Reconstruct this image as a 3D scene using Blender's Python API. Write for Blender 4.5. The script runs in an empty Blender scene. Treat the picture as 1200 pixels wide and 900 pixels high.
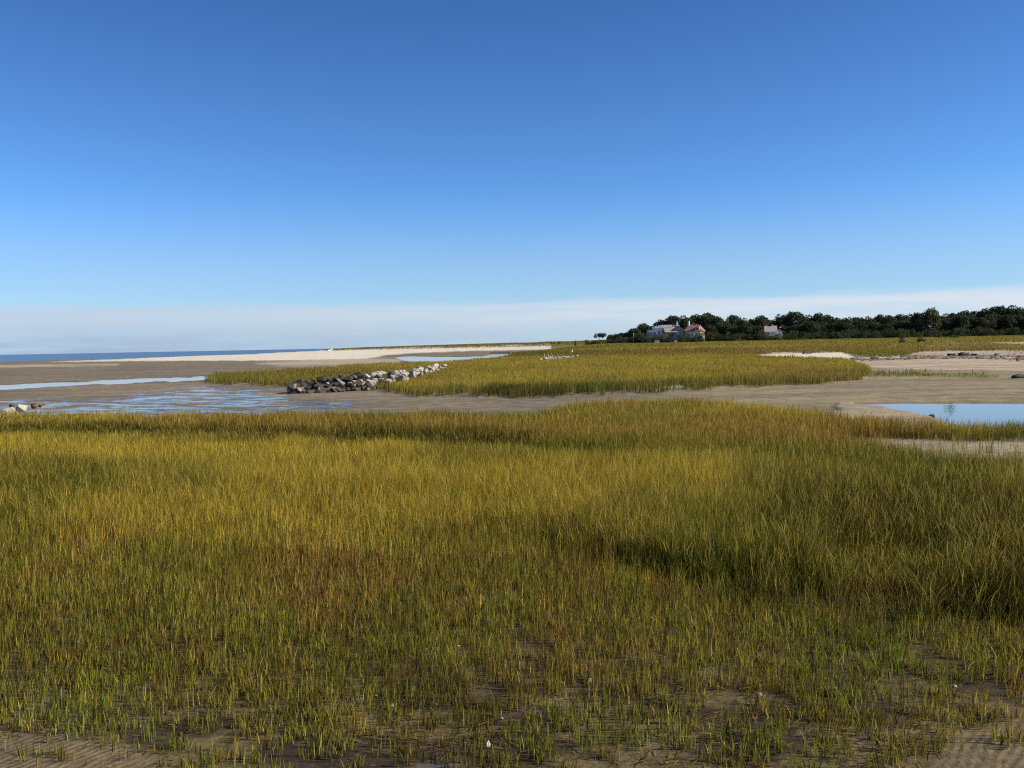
import bpy, bmesh, math, random
import numpy as np
from mathutils import Vector, Matrix

rng = np.random.default_rng(7)
random.seed(7)
scene = bpy.context.scene
COL = scene.collection

# ------------------------------------------------------------------ camera, sky, sun, exposure
HC = 4.0                       # eye height above the marsh floor
F = 1082.0                     # focal length in pixels of a 1200 wide frame
PITCH = math.radians(2.42)     # looking slightly down
ROLL = math.radians(1.10)      # the horizon climbs to the right
_f = np.array([0.0, math.cos(PITCH), -math.sin(PITCH)])
_r0 = np.array([1.0, 0.0, 0.0])
_u0 = np.array([0.0, math.sin(PITCH), math.cos(PITCH)])
CR = math.cos(ROLL) * _r0 - math.sin(ROLL) * _u0
CU = math.sin(ROLL) * _r0 + math.cos(ROLL) * _u0
cd = bpy.data.cameras.new('camera')
cam = bpy.data.objects.new('camera', cd)
COL.objects.link(cam)
cd.sensor_width = 36.0
cd.lens = 36.0 * F / 1200.0
cd.clip_start = 0.1
cd.clip_end = 120000.0
cam.matrix_world = Matrix(((CR[0], CU[0], -_f[0], 0), (CR[1], CU[1], -_f[1], 0),
                           (CR[2], CU[2], -_f[2], HC), (0, 0, 0, 1)))
scene.camera = cam

SUN_EL = math.radians(30.0)
SUN_AZ = math.radians(97.0)    # clockwise from straight ahead: from the right, a touch behind
sun_dir = Vector((math.cos(SUN_EL) * math.sin(SUN_AZ), math.cos(SUN_EL) * math.cos(SUN_AZ), math.sin(SUN_EL)))
sd = bpy.data.lights.new('sun', 'SUN')
sd.energy = 5.0
sd.angle = math.radians(0.53)
sd.color = (1.0, 0.93, 0.80)
sun = bpy.data.objects.new('sun', sd)
COL.objects.link(sun)
sun.rotation_euler = sun_dir.to_track_quat('Z', 'Y').to_euler()

world = bpy.data.worlds.new('World')
scene.world = world
world.use_nodes = True
SKY_STRENGTH = 0.098
nt = world.node_tree
nt.nodes.clear()
def N(nt, t, **kw):
    n = nt.nodes.new(t)
    for k, v in kw.items():
        setattr(n, k, v)
    return n
def mth(nt, op, a, b=None, c=None, clamp=False):
    n = nt.nodes.new('ShaderNodeMath'); n.operation = op; n.use_clamp = clamp
    for i, v in enumerate((a, b, c)):
        if v is None: continue
        if isinstance(v, (int, float)): n.inputs[i].default_value = v
        else: nt.links.new(v, n.inputs[i])
    return n.outputs[0]
def mixc(nt, fac, a, b, blend='MIX'):
    n = nt.nodes.new('ShaderNodeMix'); n.data_type = 'RGBA'; n.blend_type = blend
    for sock, v in ((n.inputs[0], fac), (n.inputs[6], a), (n.inputs[7], b)):
        if isinstance(v, (int, float)): sock.default_value = v
        elif isinstance(v, (tuple, list)): sock.default_value = (*v[:3], 1.0)
        else: nt.links.new(v, sock)
    return n.outputs[2]
def smooth(nt, x, a, b):
    n = nt.nodes.new('ShaderNodeMapRange'); n.interpolation_type = 'SMOOTHSTEP'
    nt.links.new(x, n.inputs[0])
    n.inputs[1].default_value = a; n.inputs[2].default_value = b
    n.inputs[3].default_value = 0.0; n.inputs[4].default_value = 1.0
    return n.outputs[0]
sky = N(nt, 'ShaderNodeTexSky', sky_type='NISHITA', sun_disc=False)
sky.sun_elevation = SUN_EL
sky.sun_rotation = SUN_AZ
sky.altitude = 3000.0
sky.air_density = 1.0
sky.dust_density = 0.2
sky.ozone_density = 8.0
# a thin bank of far cloud low over the horizon, part of the sky itself
tc = N(nt, 'ShaderNodeTexCoord')
sx = N(nt, 'ShaderNodeSeparateXYZ'); nt.links.new(tc.outputs['Generated'], sx.inputs[0])
mp = N(nt, 'ShaderNodeMapping'); mp.inputs['Scale'].default_value = (5.0, 5.0, 60.0)
nt.links.new(tc.outputs['Generated'], mp.inputs[0])
nz = N(nt, 'ShaderNodeTexNoise'); nz.inputs['Scale'].default_value = 1.6; nz.inputs['Detail'].default_value = 7
nz.inputs['Roughness'].default_value = 0.62
nt.links.new(mp.outputs[0], nz.inputs[0])
wob = mth(nt, 'MULTIPLY', mth(nt, 'SUBTRACT', nz.outputs[0], 0.5), 0.022)
el = mth(nt, 'ADD', sx.outputs['Z'], wob)
top = mth(nt, 'SUBTRACT', 1.0, smooth(nt, el, 0.040, 0.051))
right = smooth(nt, sx.outputs['X'], -0.5, 0.42)
high = smooth(nt, el, 0.004, 0.036)
thin = mth(nt, 'ADD', mth(nt, 'MULTIPLY', smooth(nt, nz.outputs[0], 0.32, 0.62), 0.42), 0.54)
cl = mth(nt, 'MULTIPLY', top, thin, clamp=True)
cloudc = mixc(nt, high, mixc(nt, right, (2.5, 3.3, 4.5), (3.6, 4.4, 5.1)), mixc(nt, right, (3.6, 4.3, 5.1), (4.75, 5.2, 5.75)))
veil = mth(nt, 'MULTIPLY', mth(nt, 'SUBTRACT', 1.0, smooth(nt, sx.outputs['Z'], 0.03, 0.17)), 0.50)
tone = mixc(nt, smooth(nt, sx.outputs['Z'], 0.08, 0.44), (0.96, 1.12, 1.13), (0.61, 0.79, 0.95))
tone = mixc(nt, smooth(nt, sx.outputs['Z'], 0.045, 0.17), (1.0, 1.01, 0.96), tone)
skyg = mixc(nt, 1.0, sky.outputs[0], tone, 'MULTIPLY')     # clear autumn air
skyv = mixc(nt, veil, skyg, (3.0, 4.25, 5.3))
skyc = mixc(nt, cl, skyv, cloudc)
bg = N(nt, 'ShaderNodeBackground'); bg.inputs['Strength'].default_value = SKY_STRENGTH
nt.links.new(skyc, bg.inputs[0])
wo = N(nt, 'ShaderNodeOutputWorld'); nt.links.new(bg.outputs[0], wo.inputs[0])

scene.view_settings.view_transform = 'Standard'
scene.view_settings.look = 'None'
scene.view_settings.gamma = 1.0
scene.view_settings.use_curve_mapping = False
scene.view_settings.exposure = 0.6
scene.render.engine = 'CYCLES'
scene.cycles.use_denoising = False
scene.cycles.filter_width = 1.15
scene.cycles.max_bounces = 6
scene.cycles.diffuse_bounces = 3
scene.cycles.transmission_bounces = 4

# ------------------------------------------------------------------ measuring helpers
def ray(u, v):
    d = _f + CR * (u - 600.0) / F - CU * (v - 450.0) / F
    return d
def ground_at(u, v, z=0.0):
    """point of the level z seen at (u, v) of the 1200x900 photograph"""
    d = ray(u, v)
    t = (z - HC) / d[2]
    return d[0] * t, d[1] * t
def at_depth(u, v, depth):
    d = ray(u, v)
    t = depth / d[1]
    return d[0] * t, depth, HC + d[2] * t
def project(x, y, z):
    px = np.stack([x, y, z - HC], -1)
    w = np.maximum(px @ _f, 0.3)
    return 600.0 + F * (px @ CR) / w, 450.0 - F * (px @ CU) / w
def sstep(a, b, x):
    t = np.clip((x - a) / (b - a), 0, 1)
    return t * t * (3 - 2 * t)

def _hash(ix, iy, seed):
    h = (ix.astype(np.int64) * 374761393 + iy.astype(np.int64) * 668265263 + seed * 1442695041) & 0xFFFFFFFF
    h = ((h ^ (h >> 13)) * 1274126177) & 0xFFFFFFFF
    return ((h ^ (h >> 16)) & 0xFFFFFF) / float(0xFFFFFF)
def vnoise(x, y, seed=0):
    x0 = np.floor(x); y0 = np.floor(y)
    fx = x - x0; fy = y - y0
    fx = fx * fx * (3 - 2 * fx); fy = fy * fy * (3 - 2 * fy)
    a = _hash(x0, y0, seed); b = _hash(x0 + 1, y0, seed)
    c = _hash(x0, y0 + 1, seed); d = _hash(x0 + 1, y0 + 1, seed)
    return (a * (1 - fx) + b * fx) * (1 - fy) + (c * (1 - fx) + d * fx) * fy
def fbm(x, y, seed=0, octv=4):
    s = 0; a = 0.5; t = 0
    for k in range(octv):
        s = s + a * vnoise(x * 2 ** k + 17.3 * k, y * 2 ** k - 9.1 * k, seed + k); t += a; a *= 0.5
    return s / t
def poly_sd(u, v, pts):
    """signed distance to a polygon, positive inside"""
    P = np.array(pts, float); Q = np.roll(P, -1, axis=0)
    dmin = np.full(u.shape, 1e9); inside = np.zeros(u.shape, bool)
    for (ax, ay), (bx, by) in zip(P, Q):
        ex, ey = bx - ax, by - ay
        t = np.clip(((u - ax) * ex + (v - ay) * ey) / (ex * ex + ey * ey + 1e-9), 0, 1)
        dmin = np.minimum(dmin, np.hypot(u - ax - t * ex, v - ay - t * ey))
        if ey != 0:
            cross = ((ay > v) != (by > v)) & (u < (bx - ax) * (v - ay) / ey + ax)
            inside ^= cross
    return np.where(inside, dmin, -dmin)

# ------------------------------------------------------------------ the lie of the land
def base_z(x, y):
    D = np.maximum(y, 1.0)
    u = 600.0 + F * x / D
    z = np.zeros_like(D)
    # upland the far trees stand on
    z += 3.55 * sstep(200, 440, D) * sstep(600, 720, u)
    # the beach climbs away from the lagoon
    z += 1.7 * sstep(330, 880, D) * sstep(40, 400, u) * (1 - sstep(600, 720, u))
    # dune ridge behind the beach
    crest = np.interp(u, [340, 385, 430, 520, 640, 700, 900], [0, 1.0, 2.2, 3.3, 4.3, 3.2, 0])
    z += crest * np.exp(-((D - 1000) / 95.0) ** 2) * (0.86 + 0.28 * vnoise(x / 21.0, y / 60.0, 5))
    # the sea bed
    coast = np.interp(u, [-900, -300, 0, 130, 300, 380, 420, 3000], [470, 505, 545, 590, 690, 960, 1180, 1180])
    coast = coast + 10 * (vnoise(x / 40, y / 40, 3) - 0.5)
    z -= (z + 2.2) * sstep(0, 130, D - coast)
    z += np.where(y < 1.0, 0.0, 0.0)
    return z

A_CHANNEL = [(-500, 460), (-300, 456), (0, 449), (100, 446.3), (235, 440), (252, 440.5), (236, 445), (120, 450.5), (0, 456), (-300, 467), (-500, 472)]
A_LAGOON = [(463, 418), (480, 416.3), (520, 418), (568, 417), (575, 412.6), (598, 411.8), (596, 416), (575, 420), (540, 423.6), (500, 424.8), (474, 423)]
A_POOL = [(1000, 472), (1060, 470.6), (1200, 470.2), (1500, 469), (1700, 470), (1700, 508), (1500, 507), (1230, 503), (1180, 500), (1130, 497.5), (1095, 491), (1065, 483), (1030, 476.5), (1000, 474)]
A_WET = [(-500, 484), (0, 470), (100, 466), (180, 457), (250, 451), (300, 455), (335, 462), (380, 467), (430, 472), (380, 482), (300, 490), (0, 492), (-500, 520)]
A_BEACH = [(60, 424), (130, 421.3), (200, 418), (300, 412), (385, 406), (500, 404), (660, 402), (655, 404), (644, 409.6), (560, 411), (490, 413.5), (455, 416), (430, 420), (370, 421.5), (300, 422.5), (200, 422.8)]
A_SANDBAR = [(-500, 434), (-200, 430), (0, 427.5), (140, 426), (138, 428), (0, 431), (-200, 434), (-500, 440)]
A_WEDGE = [(360, 421), (430, 419), (470, 421), (470, 425), (420, 427), (330, 429), (300, 426)]
A_NEAR = [(-900, 510), (-400, 505), (0, 498), (60, 498), (100, 497), (300, 498), (500, 499), (600, 496), (640, 491), (680, 486), (760, 484), (840, 485), (905, 490), (960, 498), (1000, 505), (1060, 507), (1130, 507), (1200, 506), (1500, 508), (2200, 515), (2600, 2500), (-1400, 2500)]
A_SANDPATCH = [(945, 515), (1000, 513), (1100, 512), (1200, 511), (1500, 510), (2300, 515), (2300, 610), (1500, 578), (1200, 565), (1100, 551), (1020, 533), (970, 523)]
A_STRIP = [(1105, 500), (1140, 498), (1900, 495), (1900, 516), (1105, 516)]
A_FAR = [(238, 446.5), (270, 450), (330, 452.5), (430, 453.5), (456, 461), (480, 464.5), (560, 464), (640, 462.5), (700, 460), (760, 456), (830, 455.5), (880, 454), (930, 451), (985, 447), (1012, 443), (1022, 437), (1010, 430), (985, 424), (940, 421.5), (880, 419.5), (880, 416), (920, 413), (985, 412.5), (1010, 417), (1060, 416.5), (1085, 411), (1300, 409), (1900, 405), (1900, 380), (1000, 380), (700, 390), (645, 402), (645, 409.5), (603, 412.5), (598, 417), (575, 422), (540, 425.5), (480, 428.5), (400, 432), (300, 439), (250, 443)]
A_GREENSTRIP = [(1000, 437), (1060, 437), (1170, 438.5), (1168, 442), (1100, 443), (1000, 443)]
A_UPSAND = [(1140, 402.5), (1300, 398), (1600, 398), (1600, 410), (1300, 406), (1190, 404.5)]
A_RIGHTSAND = [(985, 422), (1010, 418), (1060, 417), (1085, 411.5), (1300, 409), (1900, 405), (1900, 440), (1300, 438), (1200, 435), (1110, 433.5), (1040, 431), (1005, 428)]
A_BLOTCH = [(878, 417.5), (905, 414.3), (940, 413.2), (985, 413), (1000, 418), (985, 423), (930, 421.5), (890, 419.5)]
A_POOLBANK = [(985, 473), (1010, 475), (1050, 480), (1085, 490), (1130, 500), (1120, 506), (1040, 506), (985, 500), (965, 485)]
A_CORNER = [(-700, 850), (0, 858), (60, 860), (150, 880), (190, 912), (190, 2500), (-700, 2500)]
A_CORNER2 = [(1080, 912), (1112, 874), (1160, 856), (1230, 848), (1500, 844), (1500, 2500), (1000, 2500)]

def fields(x, y):
    """soft masks of what covers the land at (x, y), from measured outlines"""
    zb = base_z(x, y)
    yy = np.maximum(y, 1.5)
    u, v = project(x, yy, zb)
    vh = 404.2 - 0.0192 * (u - 600.0)
    amp = np.clip((v - vh) / 60.0, 0.12, 3.0)
    n1 = fbm(x / 5.0, y / 9.0, 11) - 0.5
    n2 = fbm(x / 1.3, y / 2.2, 23) - 0.5
    vv = v + amp * (9.0 * n1 + 3.5 * n2)
    uu = u + amp * (26.0 * (fbm(x / 6.0, y / 12.0, 31) - 0.5) + 8.0 * n2)
    m = {'u': u, 'v': v, 'vh': vh, 'zb': zb}
    def soft(p, w, hard=False):
        a, b = (u, v) if hard else (uu, vv)
        return sstep(-w, w, poly_sd(a, b, p))
    m['channel'] = soft(A_CHANNEL, 1.2)
    m['lagoon'] = soft(A_LAGOON, 0.6)
    m['pool'] = sstep(-2.0, 2.0, poly_sd(u + 0.3 * (uu - u), v + 0.12 * (vv - v), A_POOL))
    m['wet'] = soft(A_WET, 5.0)
    m['beach'] = soft(A_BEACH, 0.6)
    m['sandbar'] = soft(A_SANDBAR, 1.0)
    m['wedge'] = soft(A_WEDGE, 2.0)
    m['near'] = soft(A_NEAR, 2.2)
    m['sandpatch'] = soft(A_SANDPATCH, 6.0)
    n4 = fbm(x / 0.7, y / 2.0, 29, 3) - 0.5
    m['far'] = sstep(-1.0, 1.0, poly_sd(uu, vv + amp * (6.0 * n2 + 7.0 * n4), A_FAR))
    m['greenstrip'] = soft(A_GREENSTRIP, 2.0)
    m['upsand'] = soft(A_UPSAND, 1.2)
    m['rightsand'] = soft(A_RIGHTSAND, 1.0)
    m['blotch'] = soft(A_BLOTCH, 0.8)
    m['poolbank'] = soft(A_POOLBANK, 2.0)
    m['corner'] = np.maximum(soft(A_CORNER, 9.0), soft(A_CORNER2, 9.0))
    return m

def ground_z(x, y, m=None):
    x = np.atleast_1d(np.asarray(x, float)); y = np.atleast_1d(np.asarray(y, float))
    if m is None: m = fields(x, y)
    z = m['zb'].copy()
    nearfade = 1 - sstep(250, 600, y)
    z += nearfade * (0.16 * (fbm(x / 6.0, y / 6.0, 41) - 0.5) + 0.05 * (fbm(x / 0.9, y / 0.9, 47, 3) - 0.5)) * (1 - 0.75 * np.maximum(m['pool'], m['channel']))
    z -= 0.22 * m['pool'] + 0.20 * m['channel'] + 0.35 * m['lagoon'] + 0.03 * m['wet']
    z += 0.10 * m['poolbank'] * (1 - m['pool']) + 0.05 * m['near'] + 0.10 * m['far'] * (1 - sstep(240, 420, y))
    return z
def gz(x, y):
    return float(ground_z(x, y)[0])

# ------------------------------------------------------------------ object helpers
def tag(o, label=None, cat=None, group=None, kind=None):
    for k, v in (('label', label), ('category', cat), ('group', group), ('kind', kind)):
        if v: o[k] = v
    return o
def link(name, me, mat, parent=None, loc=None):
    o = bpy.data.objects.new(name, me)
    COL.objects.link(o)
    if mat is not None and not me.materials: me.materials.append(mat)
    if parent is not None: o.parent = parent
    if loc is not None: o.location = loc
    return o
def empty(name, loc, rz=0.0):
    o = bpy.data.objects.new(name, None); COL.objects.link(o)
    o.location = loc; o.rotation_euler = (0, 0, rz); o.empty_display_size = 0.3
    return o
def np_mesh(name, verts, loops, sizes, colors=None, cname='tint', smooth_=False):
    me = bpy.data.meshes.new(name)
    nv = len(verts); nl = len(loops); nf = len(sizes)
    me.vertices.add(nv); me.vertices.foreach_set('co', np.ascontiguousarray(verts, np.float32).ravel())
    me.loops.add(nl); me.loops.foreach_set('vertex_index', np.ascontiguousarray(loops, np.int32))
    me.polygons.add(nf)
    st = np.concatenate([[0], np.cumsum(sizes)[:-1]]).astype(np.int32)
    me.polygons.foreach_set('loop_start', st)
    if smooth_: me.polygons.foreach_set('use_smooth', np.ones(nf, bool))
    me.update(calc_edges=True)
    for cn, c in ((colors or {}) if isinstance(colors, dict) or colors is None else {cname: colors}).items():
        at = me.color_attributes.new(cn, 'FLOAT_COLOR', 'POINT')
        cc = np.ones((nv, 4), np.float32); cc[:, :c.shape[1]] = c
        at.data.foreach_set('color', cc.ravel())
    return me
def bm_mesh(name, bm, sm=False):
    me = bpy.data.meshes.new(name); bm.normal_update(); bm.to_mesh(me); bm.free()
    if sm:
        for p in me.polygons: p.use_smooth = True
    return me
def box(bm, x0, x1, y0, y1, z0, z1):
    vs = [bm.verts.new((x, y, z)) for z in (z0, z1) for (x, y) in ((x0, y0), (x1, y0), (x1, y1), (x0, y1))]
    for f in ((3, 2, 1, 0), (4, 5, 6, 7), (0, 1, 5, 4), (1, 2, 6, 5), (2, 3, 7, 6), (3, 0, 4, 7)):
        bm.faces.new([vs[i] for i in f])
def tube(bm, pts, radii, seg=7):
    rings = []
    for i, p in enumerate(pts):
        p = Vector(p)
        d = (Vector(pts[min(i + 1, len(pts) - 1)]) - Vector(pts[max(i - 1, 0)])).normalized()
        a = d.orthogonal().normalized(); b = d.cross(a)
        rings.append([bm.verts.new(p + (a * math.cos(t) + b * math.sin(t)) * radii[i]) for t in [2 * math.pi * k / seg for k in range(seg)]])
    for r0, r1 in zip(rings, rings[1:]):
        for k in range(seg):
            bm.faces.new((r0[k], r0[(k + 1) % seg], r1[(k + 1) % seg], r1[k]))
    bm.faces.new(rings[0][::-1]); bm.faces.new(rings[-1])

# ------------------------------------------------------------------ materials
def new_mat(name):
    m = bpy.data.materials.new(name); m.use_nodes = True
    t = m.node_tree; t.nodes.clear()
    out = t.nodes.new('ShaderNodeOutputMaterial')
    b = t.nodes.new('ShaderNodeBsdfPrincipled')
    t.links.new(b.outputs[0], out.inputs[0])
    return m, t, b, out
def simple_mat(name, c, rough=0.8, var=0.25, scale=3.0, bump=0.0):
    m, t, b, out = new_mat(name)
    tcn = N(t, 'ShaderNodeTexCoord')
    n = N(t, 'ShaderNodeTexNoise'); n.inputs['Scale'].default_value = scale; n.inputs['Detail'].default_value = 6
    t.links.new(tcn.outputs['Object'], n.inputs[0])
    lo = [x * (1 - var) for x in c]; hi = [min(1, x * (1 + var)) for x in c]
    t.links.new(mixc(t, smooth(t, n.outputs[0], 0.3, 0.7), lo, hi), b.inputs['Base Color'])
    b.inputs['Roughness'].default_value = rough
    if bump:
        bp = N(t, 'ShaderNodeBump'); bp.inputs['Strength'].default_value = bump; bp.inputs['Distance'].default_value = 0.05
        t.links.new(n.outputs[0], bp.inputs['Height']); t.links.new(bp.outputs[0], b.inputs['Normal'])
    return m
def grass_mat(name, trans=0.42):
    m, t, b, out = new_mat(name)
    a = N(t, 'ShaderNodeAttribute', attribute_name='tint')
    t.links.new(a.outputs['Color'], b.inputs['Base Color'])
    b.inputs['Roughness'].default_value = 0.55
    b.inputs['Specular IOR Level'].default_value = 0.04
    tr = N(t, 'ShaderNodeBsdfTranslucent'); t.links.new(a.outputs['Color'], tr.inputs[0])
    mx = N(t, 'ShaderNodeMixShader'); mx.inputs[0].default_value = trans
    t.links.new(b.outputs[0], mx.inputs[1]); t.links.new(tr.outputs[0], mx.inputs[2])
    t.links.new(mx.outputs[0], out.inputs[0])
    return m
M_GRASS = grass_mat('marsh_grass_blades')
def ground_mat():
    m, t, b, out = new_mat('tidal_ground')
    a = N(t, 'ShaderNodeAttribute', attribute_name='tint')
    w = N(t, 'ShaderNodeAttribute', attribute_name='cover')    # r wet streaks, g ripples, b soaked mud
    sp = N(t, 'ShaderNodeSeparateColor'); t.links.new(w.outputs['Color'], sp.inputs[0])
    g = N(t, 'ShaderNodeNewGeometry')
    n = N(t, 'ShaderNodeTexNoise'); n.inputs['Scale'].default_value = 9.0; n.inputs['Detail'].default_value = 9; n.inputs['Roughness'].default_value = 0.65
    t.links.new(g.outputs['Position'], n.inputs[0])
    n2 = N(t, 'ShaderNodeTexNoise'); n2.inputs['Scale'].default_value = 0.8; n2.inputs['Detail'].default_value = 8
    t.links.new(g.outputs['Position'], n2.inputs[0])
    # thin films of water lying in streaks
    mp = N(t, 'ShaderNodeMapping'); mp.inputs['Scale'].default_value = (0.16, 0.36, 0.0); mp.inputs['Rotation'].default_value = (0, 0, 0.12)
    t.links.new(g.outputs['Position'], mp.inputs[0])
    n3 = N(t, 'ShaderNodeTexNoise'); n3.inputs['Scale'].default_value = 1.5; n3.inputs['Detail'].default_value = 10; n3.inputs['Roughness'].default_value = 0.78
    t.links.new(mp.outputs[0], n3.inputs[0])
    film = mth(t, 'MULTIPLY', smooth(t, mth(t, 'ADD', n3.outputs[0], mth(t, 'MULTIPLY', sp.outputs[0], 0.13)), 0.590, 0.65), smooth(t, sp.outputs[0], 0.02, 0.3))
    pud = mth(t, 'MULTIPLY', smooth(t, n2.outputs[0], 0.63, 0.68), sp.outputs[2])
    film = mth(t, 'MAXIMUM', film, pud)
    c = mixc(t, smooth(t, n.outputs[0], 0.25, 0.75), (0.66, 0.65, 0.62), (1.28, 1.28, 1.28))
    c = mixc(t, 1.0, a.outputs['Color'], c, 'MULTIPLY')
    c2 = mixc(t, smooth(t, n2.outputs[0], 0.3, 0.7), (0.78, 0.79, 0.82), (1.16, 1.15, 1.12))
    c = mixc(t, 1.0, c, c2, 'MULTIPLY')
    # damp and dry bands laid down by the ebb
    mp3 = N(t, 'ShaderNodeMapping'); mp3.inputs['Scale'].default_value = (0.022, 0.085, 0.0); mp3.inputs['Rotation'].default_value = (0, 0, -0.15)
    t.links.new(g.outputs['Position'], mp3.inputs[0])
    n5 = N(t, 'ShaderNodeTexNoise'); n5.inputs['Scale'].default_value = 1.7; n5.inputs['Detail'].default_value = 9; n5.inputs['Roughness'].default_value = 0.66
    t.links.new(mp3.outputs[0], n5.inputs[0])
    c = mixc(t, 1.0, c, mixc(t, smooth(t, n5.outputs[0], 0.36, 0.62), (0.74, 0.76, 0.80), (1.14, 1.12, 1.08)), 'MULTIPLY')
    c = mixc(t, mth(t, 'MULTIPLY', film, 0.75), c, (0.09, 0.085, 0.075))
    t.links.new(c, b.inputs['Base Color'])
    t.links.new(mth(t, 'SUBTRACT', 0.92, mth(t, 'MULTIPLY', film, 0.84)), b.inputs['Roughness'])
    t.links.new(mth(t, 'ADD', 0.06, mth(t, 'MULTIPLY', film, 0.30)), b.inputs['Specular IOR Level'])
    # sand ripples left by the tide, crests a hand's width apart
    mp2 = N(t, 'ShaderNodeMapping'); mp2.inputs['Rotation'].default_value = (0, 0, 0.62)
    t.links.new(g.outputs['Position'], mp2.inputs[0])
    wv = N(t, 'ShaderNodeTexWave', wave_type='BANDS', bands_direction='X'); wv.inputs['Scale'].default_value = 3.3
    wv.inputs['Distortion'].default_value = 5.0; wv.inputs['Detail'].default_value = 2; wv.inputs['Detail Scale'].default_value = 0.9
    t.links.new(mp2.outputs[0], wv.inputs[0])
    h = mth(t, 'ADD', mth(t, 'MULTIPLY', mth(t, 'MULTIPLY', wv.outputs['Fac'], mth(t, 'MULTIPLY', sp.outputs[1], mth(t, 'SUBTRACT', 1.0, film))), 0.0065), mth(t, 'MULTIPLY', n.outputs[0], mth(t, 'SUBTRACT', 0.026, mth(t, 'MULTIPLY', film, 0.0257))))
    bp = N(t, 'ShaderNodeBump'); bp.inputs['Strength'].default_value = 1.0; bp.inputs['Distance'].default_value = 1.0
    t.links.new(h, bp.inputs['Height']); t.links.new(bp.outputs[0], b.inputs['Normal'])
    return m
def water_mat(name, deep, rough, sx_, sy_, amp):
    m, t, b, out = new_mat(name)
    g = N(t, 'ShaderNodeNewGeometry')
    mp = N(t, 'ShaderNodeMapping'); mp.inputs['Scale'].default_value = (sx_, sy_, 1)
    t.links.new(g.outputs['Position'], mp.inputs[0])
    n = N(t, 'ShaderNodeTexNoise'); n.inputs['Scale'].default_value = 1.0; n.inputs['Detail'].default_value = 5
    t.links.new(mp.outputs[0], n.inputs[0])
    b.inputs['Base Color'].default_value = (*deep, 1)
    b.inputs['Roughness'].default_value = rough
    b.inputs['IOR'].default_value = 1.333
    bp = N(t, 'ShaderNodeBump'); bp.inputs['Strength'].default_value = 1.0; bp.inputs['Distance'].default_value = amp
    t.links.new(n.outputs[0], bp.inputs['Height']); t.links.new(bp.outputs[0], b.inputs['Normal'])
    return m

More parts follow.
